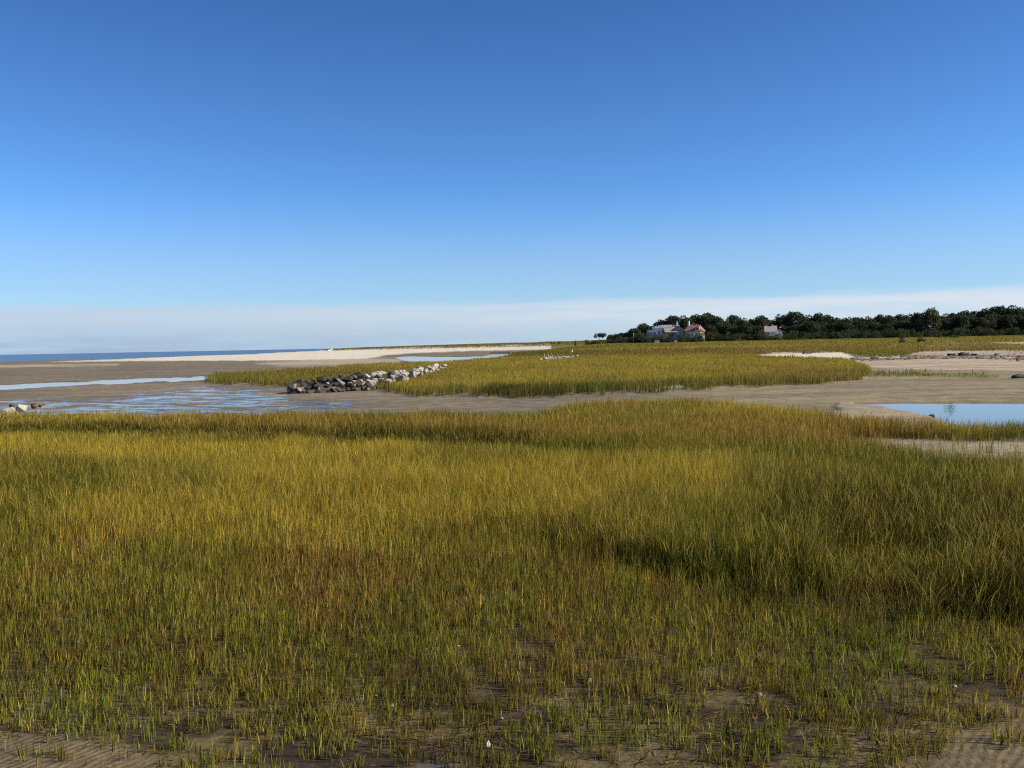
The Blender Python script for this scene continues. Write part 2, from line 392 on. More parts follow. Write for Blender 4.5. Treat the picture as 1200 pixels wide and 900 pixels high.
# ------------------------------------------------------------------ ground sheet
def build_ground():
    az = np.concatenate([np.linspace(-180, -44, 40)[:-1], np.linspace(-44, 44, 860), np.linspace(44, 180, 40)[1:-1]])
    az = np.radians(az)
    dv = np.concatenate([np.geomspace(0.1, 2.0, 18)[:-1], np.arange(2.0, 120, 0.5), np.arange(120, 520, 1.5), np.geomspace(520, 6000, 50)])
    R = HC * F / dv
    R = R[::-1]
    nr, na = len(R), len(az)
    ca = np.cos(az)
    # rows keep a constant depth in front so that they run level across the view
    ax, ay = np.sin(az), np.cos(az)
    k = np.where(np.abs(az) < math.radians(50), 1.0 / np.maximum(ca, 0.6), 1.0 / math.cos(math.radians(50)))
    X = (R[:, None] * (ax * k)[None, :]).ravel(); Y = (R[:, None] * (ay * k)[None, :]).ravel()
    m = fields(X, Y)
    Z = ground_z(X, Y, m)
    u, v, vh = m['u'], m['v'], m['vh']
    def C(r, g, b): return np.array([r, g, b])
    col = np.tile(C(0.190, 0.155, 0.108), (len(X), 1))                 # grey brown tidal mud
    def lay(mask, c):
        nonlocal col
        col = col * (1 - mask[:, None]) + mask[:, None] * c
    nn = fbm(X / 14, Y / 14, 61); ns = fbm(X / 30.0, Y / 6.0, 67)
    lay(sstep(0.45, 0.7, nn) * 0.5, C(0.235, 0.190, 0.128))
    right = sstep(640, 860, u) * (v < 520)
    lay(right * 0.9, C(0.255, 0.210, 0.125))
    lay(m['sandbar'] * .8, C(0.42, 0.35, 0.25))
    lay(m['wedge'] * 0.7, C(0.46, 0.39, 0.28))
    lay(m['beach'], C(0.68, 0.60, 0.47))
    lay(m['rightsand'], C(0.42, 0.33, 0.225))
    lay(m['rightsand'] * (1 - sstep(420, 424, v)) * sstep(0.42, 0.6, ns), C(0.42, 0.36, 0.29))
    lay(m['poolbank'], C(0.37, 0.30, 0.20))
    lay(m['near'], C(0.085, 0.064, 0.032))
    lay(m['near'] * (1 - sstep(560, 700, v)) * 0.6, C(0.10, 0.085, 0.035))
    lay(m['sandpatch'] * m['near'], C(0.33, 0.275, 0.185))
    openm = m['near'] * sstep(760, 850, v)
    lay(openm * 0.9, C(0.130, 0.098, 0.050))
    lay(openm * sstep(0.5, 0.62, fbm(X / 1.1, Y / 0.8, 71)), C(0.055, 0.040, 0.028))
    lay(m['corner'], C(0.165, 0.124, 0.070))
    lay(m['far'], C(0.20, 0.165, 0.06))
    lay(m['greenstrip'] * 0.5, C(0.16, 0.17, 0.05))
    lay(m['blotch'], C(0.66, 0.57, 0.43))
    lay(m['upsand'], C(0.52, 0.42, 0.30))
    dune = np.exp(-((Y - 985) / 110.0) ** 2) * sstep(370, 400, u) * (1 - sstep(640, 660, u)) * sstep(1.7, 2.6, m['zb'])
    lay(dune * sstep(0.35, 0.5, fbm(X / 10, Y / 30, 73) + 0.1), C(0.17, 0.15, 0.09))
    for k_, dk in (('pool', .6), ('channel', .6), ('lagoon', .6)):
        col *= (1 - dk * m[k_])[:, None]
    wet = m['wet'] * (1 - m['near'])
    rip = np.clip(m['corner'] * (0.35 + sstep(0.4, 0.6, fbm(X / 0.7, Y / 0.6, 79))) + 0.8 * (1 - m['near']) * (1 - m['far']) * (v < 520) * (v > 428) + 0.25 * openm, 0, 1) * (1 - m['pool'])
    soak = openm * (1 - m['corner'])
    cov = np.stack([wet, rip, soak], -1)
    idx = np.arange(nr * na).reshape(nr, na)
    a = idx[:-1]; b = idx[1:]
    q = np.stack([a, np.roll(a, -1, 1), np.roll(b, -1, 1), b], -1).reshape(-1, 4)
    # close the hole under the viewer
    hole = idx[0][::-1]
    # orient upward
    loops = np.concatenate([q[:, ::-1].ravel(), hole[::-1]])
    sizes = np.concatenate([np.full(len(q), 4), [len(hole)]])
    me = np_mesh('ground', np.stack([X, Y, Z], -1), loops, sizes, {'tint': col, 'cover': cov}, smooth_=True)
    o = link('ground', me, ground_mat())
    tag(o, 'grey brown tidal mud and pale sand ground stretching to the far beach', 'ground', kind='structure')
build_ground()

def sheet(name, pts, z, mat, label, cat, grow=0.0):
    """a level sheet of water over a hollow; the shore is where the ground rises through it"""
    P = np.array([ground_at(u, v, z) for u, v in pts])
    c = P.mean(0)
    P = c + (P - c) * (1 + grow)
    bm = bmesh.new()
    f = bm.faces.new([bm.verts.new((x, y, z)) for x, y in P])
    bmesh.ops.triangulate(bm, faces=[f])
    bm.normal_update()
    for f in bm.faces:
        if f.normal.z < 0: f.normal_flip()
    o = link(name, bm_mesh(name, bm), mat)
    return tag(o, label, cat, kind='structure')
M_POOL = water_mat('still_water', (0.15, 0.135, 0.110), 0.03, 1.2, 2.6, 0.005)
M_SEA = water_mat('sea_water', (0.035, 0.065, 0.10), 0.25, 0.05, 0.12, 0.8)
M_SEA.node_tree.nodes['Principled BSDF'].inputs['Specular IOR Level'].default_value = 0.30
sheet('tidal_pool', [(940, 468), (1060, 467.5), (1500, 465), (1760, 466), (1760, 514), (1500, 512), (1230, 508), (1120, 503), (1060, 490), (1000, 480), (940, 478)], -0.105, M_POOL, 'still blue tidal pool beside the pale sand bank at the right', 'pool')
sheet('tidal_channel', [(-520, 457), (-300, 452), (0, 446), (240, 437), (262, 439), (240, 447.5), (120, 453), (0, 459), (-300, 471), (-520, 476)], -0.10, M_POOL, 'long thin strip of blue water crossing the mudflat at the left', 'channel')
sheet('lagoon', [(456, 418), (480, 414.5), (568, 414), (572, 411), (604, 410.5), (602, 417), (578, 421.5), (540, 425), (500, 426), (468, 424)], -0.16, M_POOL, 'blue lagoon between the white beach spit and the marsh tongue', 'lagoon')
bm = bmesh.new()
vs = [bm.verts.new(p) for p in ((-30000, 380, -0.32), (6000, 380, -0.32), (6000, 60000, -0.32), (-60000, 60000, -0.32))]
bm.faces.new(vs)
# the sea sheet lies under the land and shows only past the shore
o = link('sea', bm_mesh('sea', bm), M_SEA)
tag(o, 'dark blue open sea beyond the beach up to the horizon', 'sea', kind='structure')

# ------------------------------------------------------------------ grass
def blade_mesh(name, x, y, z, h, w, face, bdir, bend, cb, ct, rings=3, head=None):
    """tapered, bent blades; cb and ct are the colour at the foot and at the tip"""
    n = len(x)
    if rings == 3: ts = np.array([0.0, 0.42, 0.76, 1.0]); ws = np.array([1.0, 0.92, 0.62, 0.0])
    else: ts = np.array([0.0, 0.55, 1.0]); ws = np.array([1.0, 0.85, 0.0])
    cols = []; vs = []
    fx, fy = np.cos(face), np.sin(face)
    bx, by = np.cos(bdir), np.sin(bdir)
    for t, wt in zip(ts, ws):
        off = bend * h * t ** 2.0
        zz = z - 0.02 + h * t * (1 - 0.35 * bend * t)
        if head is not None:
            wt = np.where(head, {0.0: .35, .42: .35, .76: 1.3, .55: .6, 1.0: 0.0}[t], wt)
        c = cb + (ct - cb) * (t ** 0.8)
        cx, cy = x + bx * off, y + by * off
        if t < 1.0:
            hw = 0.5 * w * wt
            vs.append(np.stack([cx - fx * hw, cy - fy * hw, zz], -1)); cols.append(c)
            vs.append(np.stack([cx + fx * hw, cy + fy * hw, zz], -1)); cols.append(c)
        else:
            vs.append(np.stack([cx, cy, zz], -1)); cols.append(c)
    k = len(vs)
    V = np.stack(vs, 1).reshape(-1, 3); Cc = np.stack(cols, 1).reshape(-1, 3)
    pat = []
    for i in range(rings - 1):
        pat += [2 * i, 2 * i + 1, 2 * i + 3, 2 * i + 2]
    pat += [2 * (rings - 1), 2 * (rings - 1) + 1, 2 * rings]
    loops = (np.arange(n)[:, None] * k + np.array(pat)[None, :]).ravel()
    sizes = np.tile([4] * (rings - 1) + [3], n)
    return np_mesh(name, V, loops, sizes, {'tint': Cc})

GOLD = np.array([0.425, 0.300, 0.013]); STRAW = np.array([0.42, 0.315, 0.060]); GREEN = np.array([0.090, 0.118, 0.006])
DGREEN = np.array([0.034, 0.046, 0.005]); BROWN = np.array([0.225, 0.118, 0.020]); OLIVE = np.array([0.185, 0.156, 0.012])
FRESH = np.array([0.140, 0.185, 0.010]); RUST = np.array([0.120, 0.058, 0.018])
# stand colour, shade of the right front gap included, measured along the visible tips (u, v of the photograph)
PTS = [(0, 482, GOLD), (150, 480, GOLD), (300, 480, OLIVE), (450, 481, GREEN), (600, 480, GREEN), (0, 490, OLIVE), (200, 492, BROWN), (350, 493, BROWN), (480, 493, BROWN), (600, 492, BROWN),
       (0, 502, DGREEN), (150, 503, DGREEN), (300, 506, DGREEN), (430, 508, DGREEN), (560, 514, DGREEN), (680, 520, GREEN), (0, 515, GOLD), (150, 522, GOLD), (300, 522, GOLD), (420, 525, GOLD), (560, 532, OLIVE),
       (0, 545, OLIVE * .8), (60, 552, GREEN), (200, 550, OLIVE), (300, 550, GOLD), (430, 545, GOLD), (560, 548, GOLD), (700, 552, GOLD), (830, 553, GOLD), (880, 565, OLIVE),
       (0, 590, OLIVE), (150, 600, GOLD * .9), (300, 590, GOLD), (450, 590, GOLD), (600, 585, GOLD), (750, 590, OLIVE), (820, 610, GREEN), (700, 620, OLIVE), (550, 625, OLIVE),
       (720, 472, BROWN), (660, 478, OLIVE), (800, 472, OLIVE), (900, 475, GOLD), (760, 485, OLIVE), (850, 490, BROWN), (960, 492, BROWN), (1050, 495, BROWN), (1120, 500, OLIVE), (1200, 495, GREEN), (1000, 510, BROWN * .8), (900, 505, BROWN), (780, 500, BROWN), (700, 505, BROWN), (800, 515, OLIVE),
       (900, 520, GREEN), (1000, 530, GREEN), (1100, 545, GREEN), (1200, 550, OLIVE), (950, 550, OLIVE), (950, 575, GREEN * .8), (1000, 580, DGREEN), (1060, 610, DGREEN), (1130, 620, DGREEN), (1100, 590, DGREEN), (1200, 600, DGREEN), (900, 600, GREEN), (950, 640, GREEN), (1050, 640, OLIVE * .9), (1130, 650, OLIVE * .8), (1200, 650, DGREEN), (1150, 690, DGREEN), (1040, 680, BROWN), (860, 650, GREEN),  # lowest dark greens at the right paint in the shadowed gap at the front
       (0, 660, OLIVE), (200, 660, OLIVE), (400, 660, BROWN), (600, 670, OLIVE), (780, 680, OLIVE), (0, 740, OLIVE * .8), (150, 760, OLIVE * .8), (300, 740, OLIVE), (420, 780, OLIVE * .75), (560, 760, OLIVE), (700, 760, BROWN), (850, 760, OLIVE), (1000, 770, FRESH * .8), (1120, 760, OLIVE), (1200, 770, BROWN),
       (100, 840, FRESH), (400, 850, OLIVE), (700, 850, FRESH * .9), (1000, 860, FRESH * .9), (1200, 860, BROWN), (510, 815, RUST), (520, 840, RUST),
       # the far marsh
       (250, 446, OLIVE), (300, 442, GREEN * 1.5), (350, 437, OLIVE), (400, 432, BROWN * 1.2), (450, 428, GOLD), (330, 449, GREEN * 1.3), (420, 446, OLIVE), (500, 426, GOLD), (560, 424, GOLD), (500, 445, GOLD), (480, 457, OLIVE), (560, 459, DGREEN), (640, 458, DGREEN), (620, 440, GOLD), (700, 440, GOLD),
       (700, 454, GREEN), (780, 449, GREEN), (850, 450, OLIVE), (800, 436, GOLD), (720, 420, GOLD), (680, 412, BROWN), (760, 412, BROWN), (640, 413, GREEN), (850, 425, GOLD), (930, 430, GOLD), (960, 437, BROWN * 1.2), (900, 445, OLIVE), (1010, 436, GREEN * 1.4), (850, 405, GOLD), (750, 405, OLIVE * 1.2), (950, 400, OLIVE * 1.5), (1050, 402, OLIVE * 1.4), (1050, 414, FRESH), (1020, 408, BROWN * 1.2), (1120, 405, BROWN * 1.4), (1200, 404, BROWN * 1.4), (1100, 398, OLIVE * 1.6), (1200, 396, OLIVE * 1.5), (700, 405, OLIVE * 1.2), (620, 408, OLIVE)]
PU = np.array([p[0] for p in PTS], float); PV = np.array([p[1] for p in PTS], float); PC = np.array([p[2] for p in PTS])
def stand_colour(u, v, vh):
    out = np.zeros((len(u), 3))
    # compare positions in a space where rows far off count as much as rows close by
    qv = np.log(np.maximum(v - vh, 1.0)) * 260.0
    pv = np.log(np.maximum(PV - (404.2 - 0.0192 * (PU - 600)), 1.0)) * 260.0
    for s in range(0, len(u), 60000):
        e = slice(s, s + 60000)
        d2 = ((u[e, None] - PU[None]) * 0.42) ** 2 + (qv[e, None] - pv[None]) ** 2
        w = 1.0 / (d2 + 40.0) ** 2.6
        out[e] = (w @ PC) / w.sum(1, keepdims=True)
    return out

def wind(n): return rng.normal(0.15, 0.9, n)          # the stands lean to the right
def grow(name, x, y, h, dens_w, label, rings, wscale, heads=0.0, vivid=1.0, bend=(0.06, 0.30), kids=1, cvar=0.25, spread=0.02):
    shoot_tone = np.repeat(rng.normal(0, 1, len(x)), kids)      # leaves of one shoot are alike
    if kids > 1:
        x = np.repeat(x, kids) + rng.normal(0, spread, len(x) * kids); y = np.repeat(y, kids) + rng.normal(0, spread, len(y) * kids)
        h = np.repeat(h, kids) * (0.55 + 0.5 * rng.random(len(x)))
        if not np.isscalar(wscale): wscale = np.repeat(wscale, kids)
    n = len(x)
    z = ground_z(x, y)
    ut, vt = project(x, y, z + 0.72 * h)
    vh = 404.2 - 0.0192 * (ut - 600.0)
    jit = fbm(x / 2.2, y / 3.0, 83) - 0.5
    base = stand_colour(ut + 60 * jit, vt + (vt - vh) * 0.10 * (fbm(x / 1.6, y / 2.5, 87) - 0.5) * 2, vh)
    pt = fbm(x / 11 + 5, y / 26, 171) - 0.5
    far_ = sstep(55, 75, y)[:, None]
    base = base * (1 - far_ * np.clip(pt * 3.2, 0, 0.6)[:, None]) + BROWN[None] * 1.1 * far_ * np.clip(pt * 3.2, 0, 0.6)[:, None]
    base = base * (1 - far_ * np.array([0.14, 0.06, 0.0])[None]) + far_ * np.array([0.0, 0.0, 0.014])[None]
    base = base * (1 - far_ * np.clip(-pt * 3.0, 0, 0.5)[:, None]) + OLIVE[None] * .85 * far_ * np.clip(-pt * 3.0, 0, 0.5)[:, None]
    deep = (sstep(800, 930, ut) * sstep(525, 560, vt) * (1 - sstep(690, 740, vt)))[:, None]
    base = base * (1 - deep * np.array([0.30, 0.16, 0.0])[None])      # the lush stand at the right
    fg = (sstep(690, 780, vt) * (y < 40))[:, None] * 0.30
    base = base * (1 - fg) + fg * FRESH[None] * 0.95
    r = rng.random(n)
    pick = rng.random(n)
    rl = np.clip(base.mean(1) / 0.13, 0.38, 1.1)[:, None]
    # single blades differ: some straw, some green, some dead
    c = base.copy()
    # plants come in small mixed patches: greener here, deader there
    pa = fbm(x / 0.45, y / 0.6, 181, 3) - 0.5
    nearw = (1 - sstep(16, 40, y))[:, None]
    c += nearw * np.clip(pa * 4, 0, .5)[:, None] * (FRESH * .8 * rl - c) + nearw * np.clip(-pa * 4, 0, .6)[:, None] * (BROWN * .75 * rl - c)
    k = pick < 0.15; c[k] = 0.35 * c[k] + 0.65 * STRAW * 1.15 * rl[k]
    k = (pick > 0.15) & (pick < 0.32); c[k] = 0.5 * c[k] + 0.5 * FRESH * (0.8 + 0.5 * r[k])[:, None] * rl[k]
    k = (pick > 0.32) & (pick < 0.44); c[k] = 0.3 * c[k] + 0.7 * BROWN * rl[k]
    c *= (1 + cvar * (0.7 * rng.normal(0, 1, n) + 0.7 * shoot_tone).clip(-2, 2))[:, None].clip(0.3, 1.9)
    clump = 0.82 + 0.36 * fbm(x / 0.8, y / 0.8, 91)
    c *= clump[:, None] * vivid
    cb = 0.6 * c + 0.4 * c.mean(1, keepdims=True) * np.array([1.35, 1.0, 0.5])[None]
    tip = 0.82 * c + 0.18 * (STRAW * 0.75)[None] * rl
    hd = rng.random(n) < heads
    tip[hd] = 0.35 * tip[hd] + 0.65 * np.array([0.50, 0.37, 0.07])
    w = wscale * (0.7 + 0.6 * r)
    w = np.where(hd, w * 1.25, w)
    bd = wind(n)
    free = rng.random(n) < (0.35 if kids == 1 else 0.7)
    bd = np.where(free, rng.random(n) * 6.283, bd)
    b = bend[0] + (bend[1] - bend[0]) * rng.random(n) ** 1.5
    b = b * np.where(hd & (ut < 820), 1.5, 1.0)
    b = b * (1 + 0.7 * sstep(820, 960, ut) * (vt > 535) * (y < 40))
    face = rng.random(n) * math.pi
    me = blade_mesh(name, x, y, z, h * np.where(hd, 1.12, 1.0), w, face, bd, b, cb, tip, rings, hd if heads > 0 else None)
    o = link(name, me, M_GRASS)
    return tag(o, label, 'grass', kind='stuff')

def scatter(n, d0, d1, power, spread=0.70, extra=3.0):
    """n points between depths d0 and d1, thinning as depth ** -power per unit area"""
    r = rng.random(n)
    k = 2.0 - power
    D = (d0 ** k + r * (d1 ** k - d0 ** k)) ** (1 / k) if abs(k) > 1e-6 else d0 * (d1 / d0) ** r
    x = (rng.random(n) * 2 - 1) * (spread * D + extra)
    return x, D

def tall_edge(u):      # ground row where the tall stand begins
    return np.interp(u, [-600, 0, 150, 300, 420, 500, 650, 740, 790, 900, 980, 1040, 1090, 1200, 1600], [630, 628, 628, 628, 640, 648, 655, 676, 700, 706, 692, 700, 728, 736, 745])
def height_field(x, y, m):
    u, v = m['u'], m['v']
    n = fbm(x / 2.2, y / 2.2, 101) - 0.5
    wd = np.interp(u, [0, 400, 700, 800, 1200], [85, 70, 40, 20, 14])
    t = 1 - sstep(-1, 1, (v - tall_edge(u) + 80 * n) / wd)
    hz = 0.95 + 0.30 * (fbm(x / 5, y / 3, 103) - 0.5)
    # a lower green belt behind the front stand, tall again beyond it
    belt = np.exp(-((v - np.interp(u, [-300, 0, 300, 560, 700, 850, 1000], [515, 516, 520, 534, 545, 545, 530])) / 7.5) ** 2) * (1 - sstep(800, 950, u))
    hz = hz * (1 - 0.45 * belt)
    hz = hz * np.interp(u, [-400, 0, 600, 900, 1200], [0.9, 0.92, 1.0, 0.98, 0.95])
    # a trampled, half laid patch inside the right hand stand
    hz = hz * (1 - 0.45 * sstep(-14, 14, poly_sd(u + 60 * n, v + 40 * n, [(960, 660), (1060, 650), (1130, 672), (1090, 712), (1000, 706)])))
    # thin low reeds between the pool and the sand
    strip = sstep(-6, 6, poly_sd(u, v, A_STRIP)); m['strip'] = strip
    hz = hz * (1 - 0.28 * strip)
    short = np.interp(v, [600, 680, 780, 860, 960], [0.44, 0.36, 0.29, 0.23, 0.19]) * (0.7 + 0.7 * fbm(x / 1.2, y / 1.2, 107))
    return t, hz * t + short * (1 - t)

# tall stands and short open growth of the near marsh
x, y = scatter(720000, 5.0, 58.0, 1.12)
m = fields(x, y)
t, hz = height_field(x, y, m)
u, v = m['u'], m['v']
tallp = (1 - 0.35 * m['strip']) * (1 - 0.985 * m['sandpatch']) * (1 - m['pool'] * 0.97) * (1 - 0.35 * m['poolbank'] * (v < 497)) * (0.55 + 0.45 * sstep(0.35, 0.5, fbm(x / 0.9, y / 0.9, 113)))
cl = 0.7 * fbm(x / 0.22, y / 0.22, 127, 3) + 0.30 * fbm(x / 1.7, y / 1.3, 131, 3)
cover = np.interp(v, [600, 720, 790, 830, 865, 900, 980], [0.88, 0.74, 0.68, 0.64, 0.62, 0.58, 0.52]) - 0.06 * sstep(500, 800, u)
shortp = sstep(-0.05, 0.07, cl - (0.86 - 0.72 * cover)) * np.interp(v, [600, 760, 850, 930], [0.74, 0.62, 0.52, 0.46]) * (1 - 0.985 * m['corner']) * (1 - m['sandpatch'])
p = m['near'] * np.maximum(tallp * t, shortp * (1 - t))
tuft = fbm(x / 0.16, y / 0.16, 133, 2)
p = np.maximum(p, 0.7 * m['corner'] * (v < 902) * sstep(0.66, 0.74, tuft))
keep = rng.random(len(x)) < p
x, y, hz, t, v = x[keep], y[keep], hz[keep], t[keep], v[keep]
h = hz * (0.60 + 0.48 * rng.random(len(x)))
k = t > 0.5
grow('tall_marsh_grass', x[k], y[k], h[k], None, 'tall golden and green cordgrass standing across the near marsh', 3, np.maximum(0.0075, 0.00030 * y[k]), heads=0.14, kids=3, cvar=0.42, spread=0.03, bend=(0.06, 0.36))
k = ~k
grow('short_marsh_grass', x[k], y[k], h[k], None, 'short sparse green and brown cordgrass shoots on the dark foreground mud', 3, 0.0088, heads=0.0, bend=(0.03, 0.42), kids=2, cvar=0.55, spread=0.012, vivid=1.12)

# dead stalks lying on the mud between the shoots
x, y = scatter(60000, 6.0, 26.0, 1.0)
m = fields(x, y)
t, hz = height_field(x, y, m)
keep = rng.random(len(x)) < m['near'] * (1 - t) * (1 - 0.97 * m['corner']) * sstep(0.40, 0.55, fbm(x / 0.7, y / 0.7, 161))
x, y = x[keep], y[keep]
n = len(x); z = ground_z(x, y) + 0.012 + 0.05 * rng.random(n) ** 2
cc = np.where(rng.random(n)[:, None] < 0.55, STRAW[None] * 0.7, np.where(rng.random(n)[:, None] < 0.5, BROWN[None] * .7, RUST[None] * .7)) * (0.5 + 0.9 * rng.random(n))[:, None]
ang = rng.normal(0.1, 0.7, n)
V = []
L_ = 0.02 + 0.09 * rng.random(n) ** 2; W_ = 0.003 + 0.003 * rng.random(n); tl = rng.normal(0, 0.16, n)
for sa, sb in ((-1, -1), (1, -1), (1, 1), (-1, 1)):
    V.append(np.stack([x + sa * L_ * np.cos(ang) - sb * W_ * np.sin(ang), y + sa * L_ * np.sin(ang) + sb * W_ * np.cos(ang), z + sa * L_ * tl + (sa > 0) * 0.0], -1))
me = np_mesh('reed_litter', np.stack(V, 1).reshape(-1, 3), np.arange(4 * n), np.full(n, 4), {'tint': np.repeat(cc, 4, 0)})
tag(link('reed_litter', me, M_GRASS), 'dead broken stalks littering the foreground mud between the shoots', 'litter', kind='stuff')

# the marsh beyond the channel
x, y = scatter(640000, 62.0, 250.0, 1.35, spread=0.62, extra=0)
m = fields(x, y)
u, v = m['u'], m['v']
p = m['far'] * (1 - 0.97 * m['blotch']) * (1 - m['lagoon']) * (0.7 + 0.3 * sstep(0.3, 0.5, fbm(x / 2, y / 4, 141)))
p = np.maximum(p, 0.05 * m['rightsand'] * sstep(0.45, 0.6, fbm(x / 3, y / 5, 145)) * (v < 418))
p = np.maximum(p, 0.35 * m['greenstrip'] * sstep(0.4, 0.6, fbm(x / 2, y / 3, 143)))
keep = rng.random(len(x)) < p
x, y, u = x[keep], y[keep], u[keep]
gs = np.maximum(m['greenstrip'], m['rightsand'] * 1.1)[keep] * (1 - m['far'][keep])
h = (0.86 + 0.75 * (fbm(x / 6, y / 14, 147) - 0.5)) * (0.62 + 0.45 * rng.random(len(x))) * (1 - 0.6 * gs)
grow('far_marsh_grass', x, y, h, None, 'golden cordgrass stand beyond the grey channel behind the rock pile', 2, np.maximum(0.03, 0.00045 * y), heads=0.05)

# rough grass on the rising ground and along the dunes
x, y = scatter(230000, 245.0, 455.0, 1.2, spread=0.66, extra=0)
m = fields(x, y)
p = m['far'] * (1 - 0.97 * m['blotch']) * (1 - 0.9 * m['upsand']) * (1 - m['lagoon'])
p *= 1 - 0.75 * sstep(1000, 1080, m['u']) * sstep(399, 402, m['v']) * sstep(0.42, 0.55, fbm(x / 9, y / 12, 151))
keep = rng.random(len(x)) < p
x, y = x[keep], y[keep]
h = (0.45 + 0.3 * fbm(x / 9, y / 14, 153)) * (0.6 + 0.6 * rng.random(len(x)))
grow('upland_grass', x, y, h, None, 'yellow rough grass on the rising ground below the dark trees', 2, np.maximum(0.1, 0.00050 * y), vivid=1.0)

x = rng.normal(0, 1, 26000); y = 985 + 75 * rng.normal(0, 1, 26000)
uu = 380 + 330 * rng.random(26000)
x = (uu - 600) / F * y
zz = ground_z(x, y)
keep = rng.random(26000) < sstep(1.6, 2.8, zz)
x, y = x[keep], y[keep]
grow('dune_grass', x, y, 0.5 + 0.7 * rng.random(len(x)), None, 'dull olive dune grass along the ridge behind the white beach', 2, np.full(len(x), 0.55), vivid=0.8)

# ------------------------------------------------------------------ rocks
def rock_mat():
    m, t, b, out = new_mat('riprap_stone')
    oi = N(t, 'ShaderNodeObjectInfo')
    g = N(t, 'ShaderNodeNewGeometry')
    n = N(t, 'ShaderNodeTexNoise'); n.inputs['Scale'].default_value = 2.2; n.inputs['Detail'].default_value = 8
    t.links.new(g.outputs['Position'], n.inputs[0])
    n2 = N(t, 'ShaderNodeTexNoise'); n2.inputs['Scale'].default_value = 14; n2.inputs['Detail'].default_value = 6
    t.links.new(g.outputs['Position'], n2.inputs[0])
    sp = N(t, 'ShaderNodeSeparateColor'); t.links.new(oi.outputs['Color'], sp.inputs[0])
    pale = mixc(t, smooth(t, n.outputs[0], 0.3, 0.7), (0.27, 0.23, 0.18), (0.50, 0.44, 0.36))
    pale = mixc(t, mth(t, 'MULTIPLY', oi.outputs['Random'], 0.45), pale, (0.25, 0.22, 0.18))
    dark = mixc(t, smooth(t, n2.outputs[0], 0.35, 0.65), (0.014, 0.012, 0.010), (0.070, 0.054, 0.038))
    # weed and algae stain up to the tide line, and over whole stones near the water
    k = smooth(t, mth(t, 'ADD', sp.outputs[0], mth(t, 'MULTIPLY', mth(t, 'SUBTRACT', n.outputs[0], 0.5), 1.5)), 0.38, 0.62)
    c = mixc(t, k, pale, dark)
    t.links.new(c, b.inputs['Base Color'])
    b.inputs['Roughness'].default_value = 0.85
    bp = N(t, 'ShaderNodeBump'); bp.inputs['Strength'].default_value = 0.6; bp.inputs['Distance'].default_value = 0.05
    t.links.new(n2.outputs[0], bp.inputs['Height']); t.links.new(bp.outputs[0], b.inputs['Normal'])
    return m
M_ROCK = rock_mat()
def rock_mesh(seed, n=16):
    r = random.Random(seed)
    bm = bmesh.new()
    for _ in range(n):
        v = Vector((r.gauss(0, 1), r.gauss(0, 1), r.gauss(0, 1))).normalized() * (0.42 + 0.12 * r.random())
        bm.verts.new((v.x * 1.15, v.y, v.z * 0.85))
    res = bmesh.ops.convex_hull(bm, input=bm.verts)
    bmesh.ops.delete(bm, geom=list({g for g in list(res['geom_interior']) + list(res['geom_unused']) if isinstance(g, bmesh.types.BMVert)}), context='VERTS')
    bmesh.ops.dissolve_limit(bm, angle_limit=0.22, verts=bm.verts, edges=bm.edges)
    bmesh.ops.bevel(bm, geom=list(bm.edges), offset=0.022, segments=1, affect='EDGES')
    bmesh.ops.triangulate(bm, faces=bm.faces)
    me = bm_mesh('rock', bm)
    me.materials.append(M_ROCK)
    return me
ROCKS = [rock_mesh(300 + i, 13 + i % 7) for i in range(14)]
ORD = ['first', 'second', 'third', 'fourth', 'fifth', 'sixth', 'seventh', 'eighth', 'ninth', 'tenth', 'eleventh', 'twelfth', 'thirteenth', 'fourteenth', 'fifteenth', 'sixteenth', 'seventeenth', 'eighteenth', 'nineteenth', 'twentieth', 'twenty-first', 'twenty-second', 'twenty-third', 'twenty-fourth', 'twenty-fifth', 'twenty-sixth', 'twenty-seventh', 'twenty-eighth', 'twenty-ninth', 'thirtieth'] + [f'thirty-{w}' for w in ('first', 'second', 'third', 'fourth', 'fifth', 'sixth', 'seventh', 'eighth', 'ninth')]
RN = 0
def rock(x, y, z, s, dark, label, group, squash=1.0):
    global RN
    o = bpy.data.objects.new('rock', ROCKS[RN % len(ROCKS)]); RN += 1
    COL.objects.link(o)
    o.location = (x, y, z)
    o.scale = (s * random.uniform(0.9, 1.25), s * random.uniform(0.85, 1.1), s * squash * random.uniform(0.8, 1.05))
    o.rotation_euler = (random.uniform(-0.5, 0.5), random.uniform(-0.5, 0.5), random.uniform(0, 6.28))
    o.color = (dark, 0, 0, 1)
    return tag(o, label, 'rock', group)
PA = Vector(ground_at(349, 461.5)); PB = Vector(ground_at(462, 455)); PC2 = Vector(ground_at(522, 434.5))
ax = (PB - PA).normalized(); nrm = Vector((ax.y, -ax.x))      # nrm points to the viewer
L = (PB - PA).length
def hgt(s): return float(np.interp(s, [0, 0.10, 0.35, 0.6, 0.85, 1.0], [0.40, 0.80, 1.20, 1.40, 1.50, 1.45]))
def rname(row): return {'foot': 'at the foot', 'side': 'halfway up', 'top': 'along the crest'}[row]
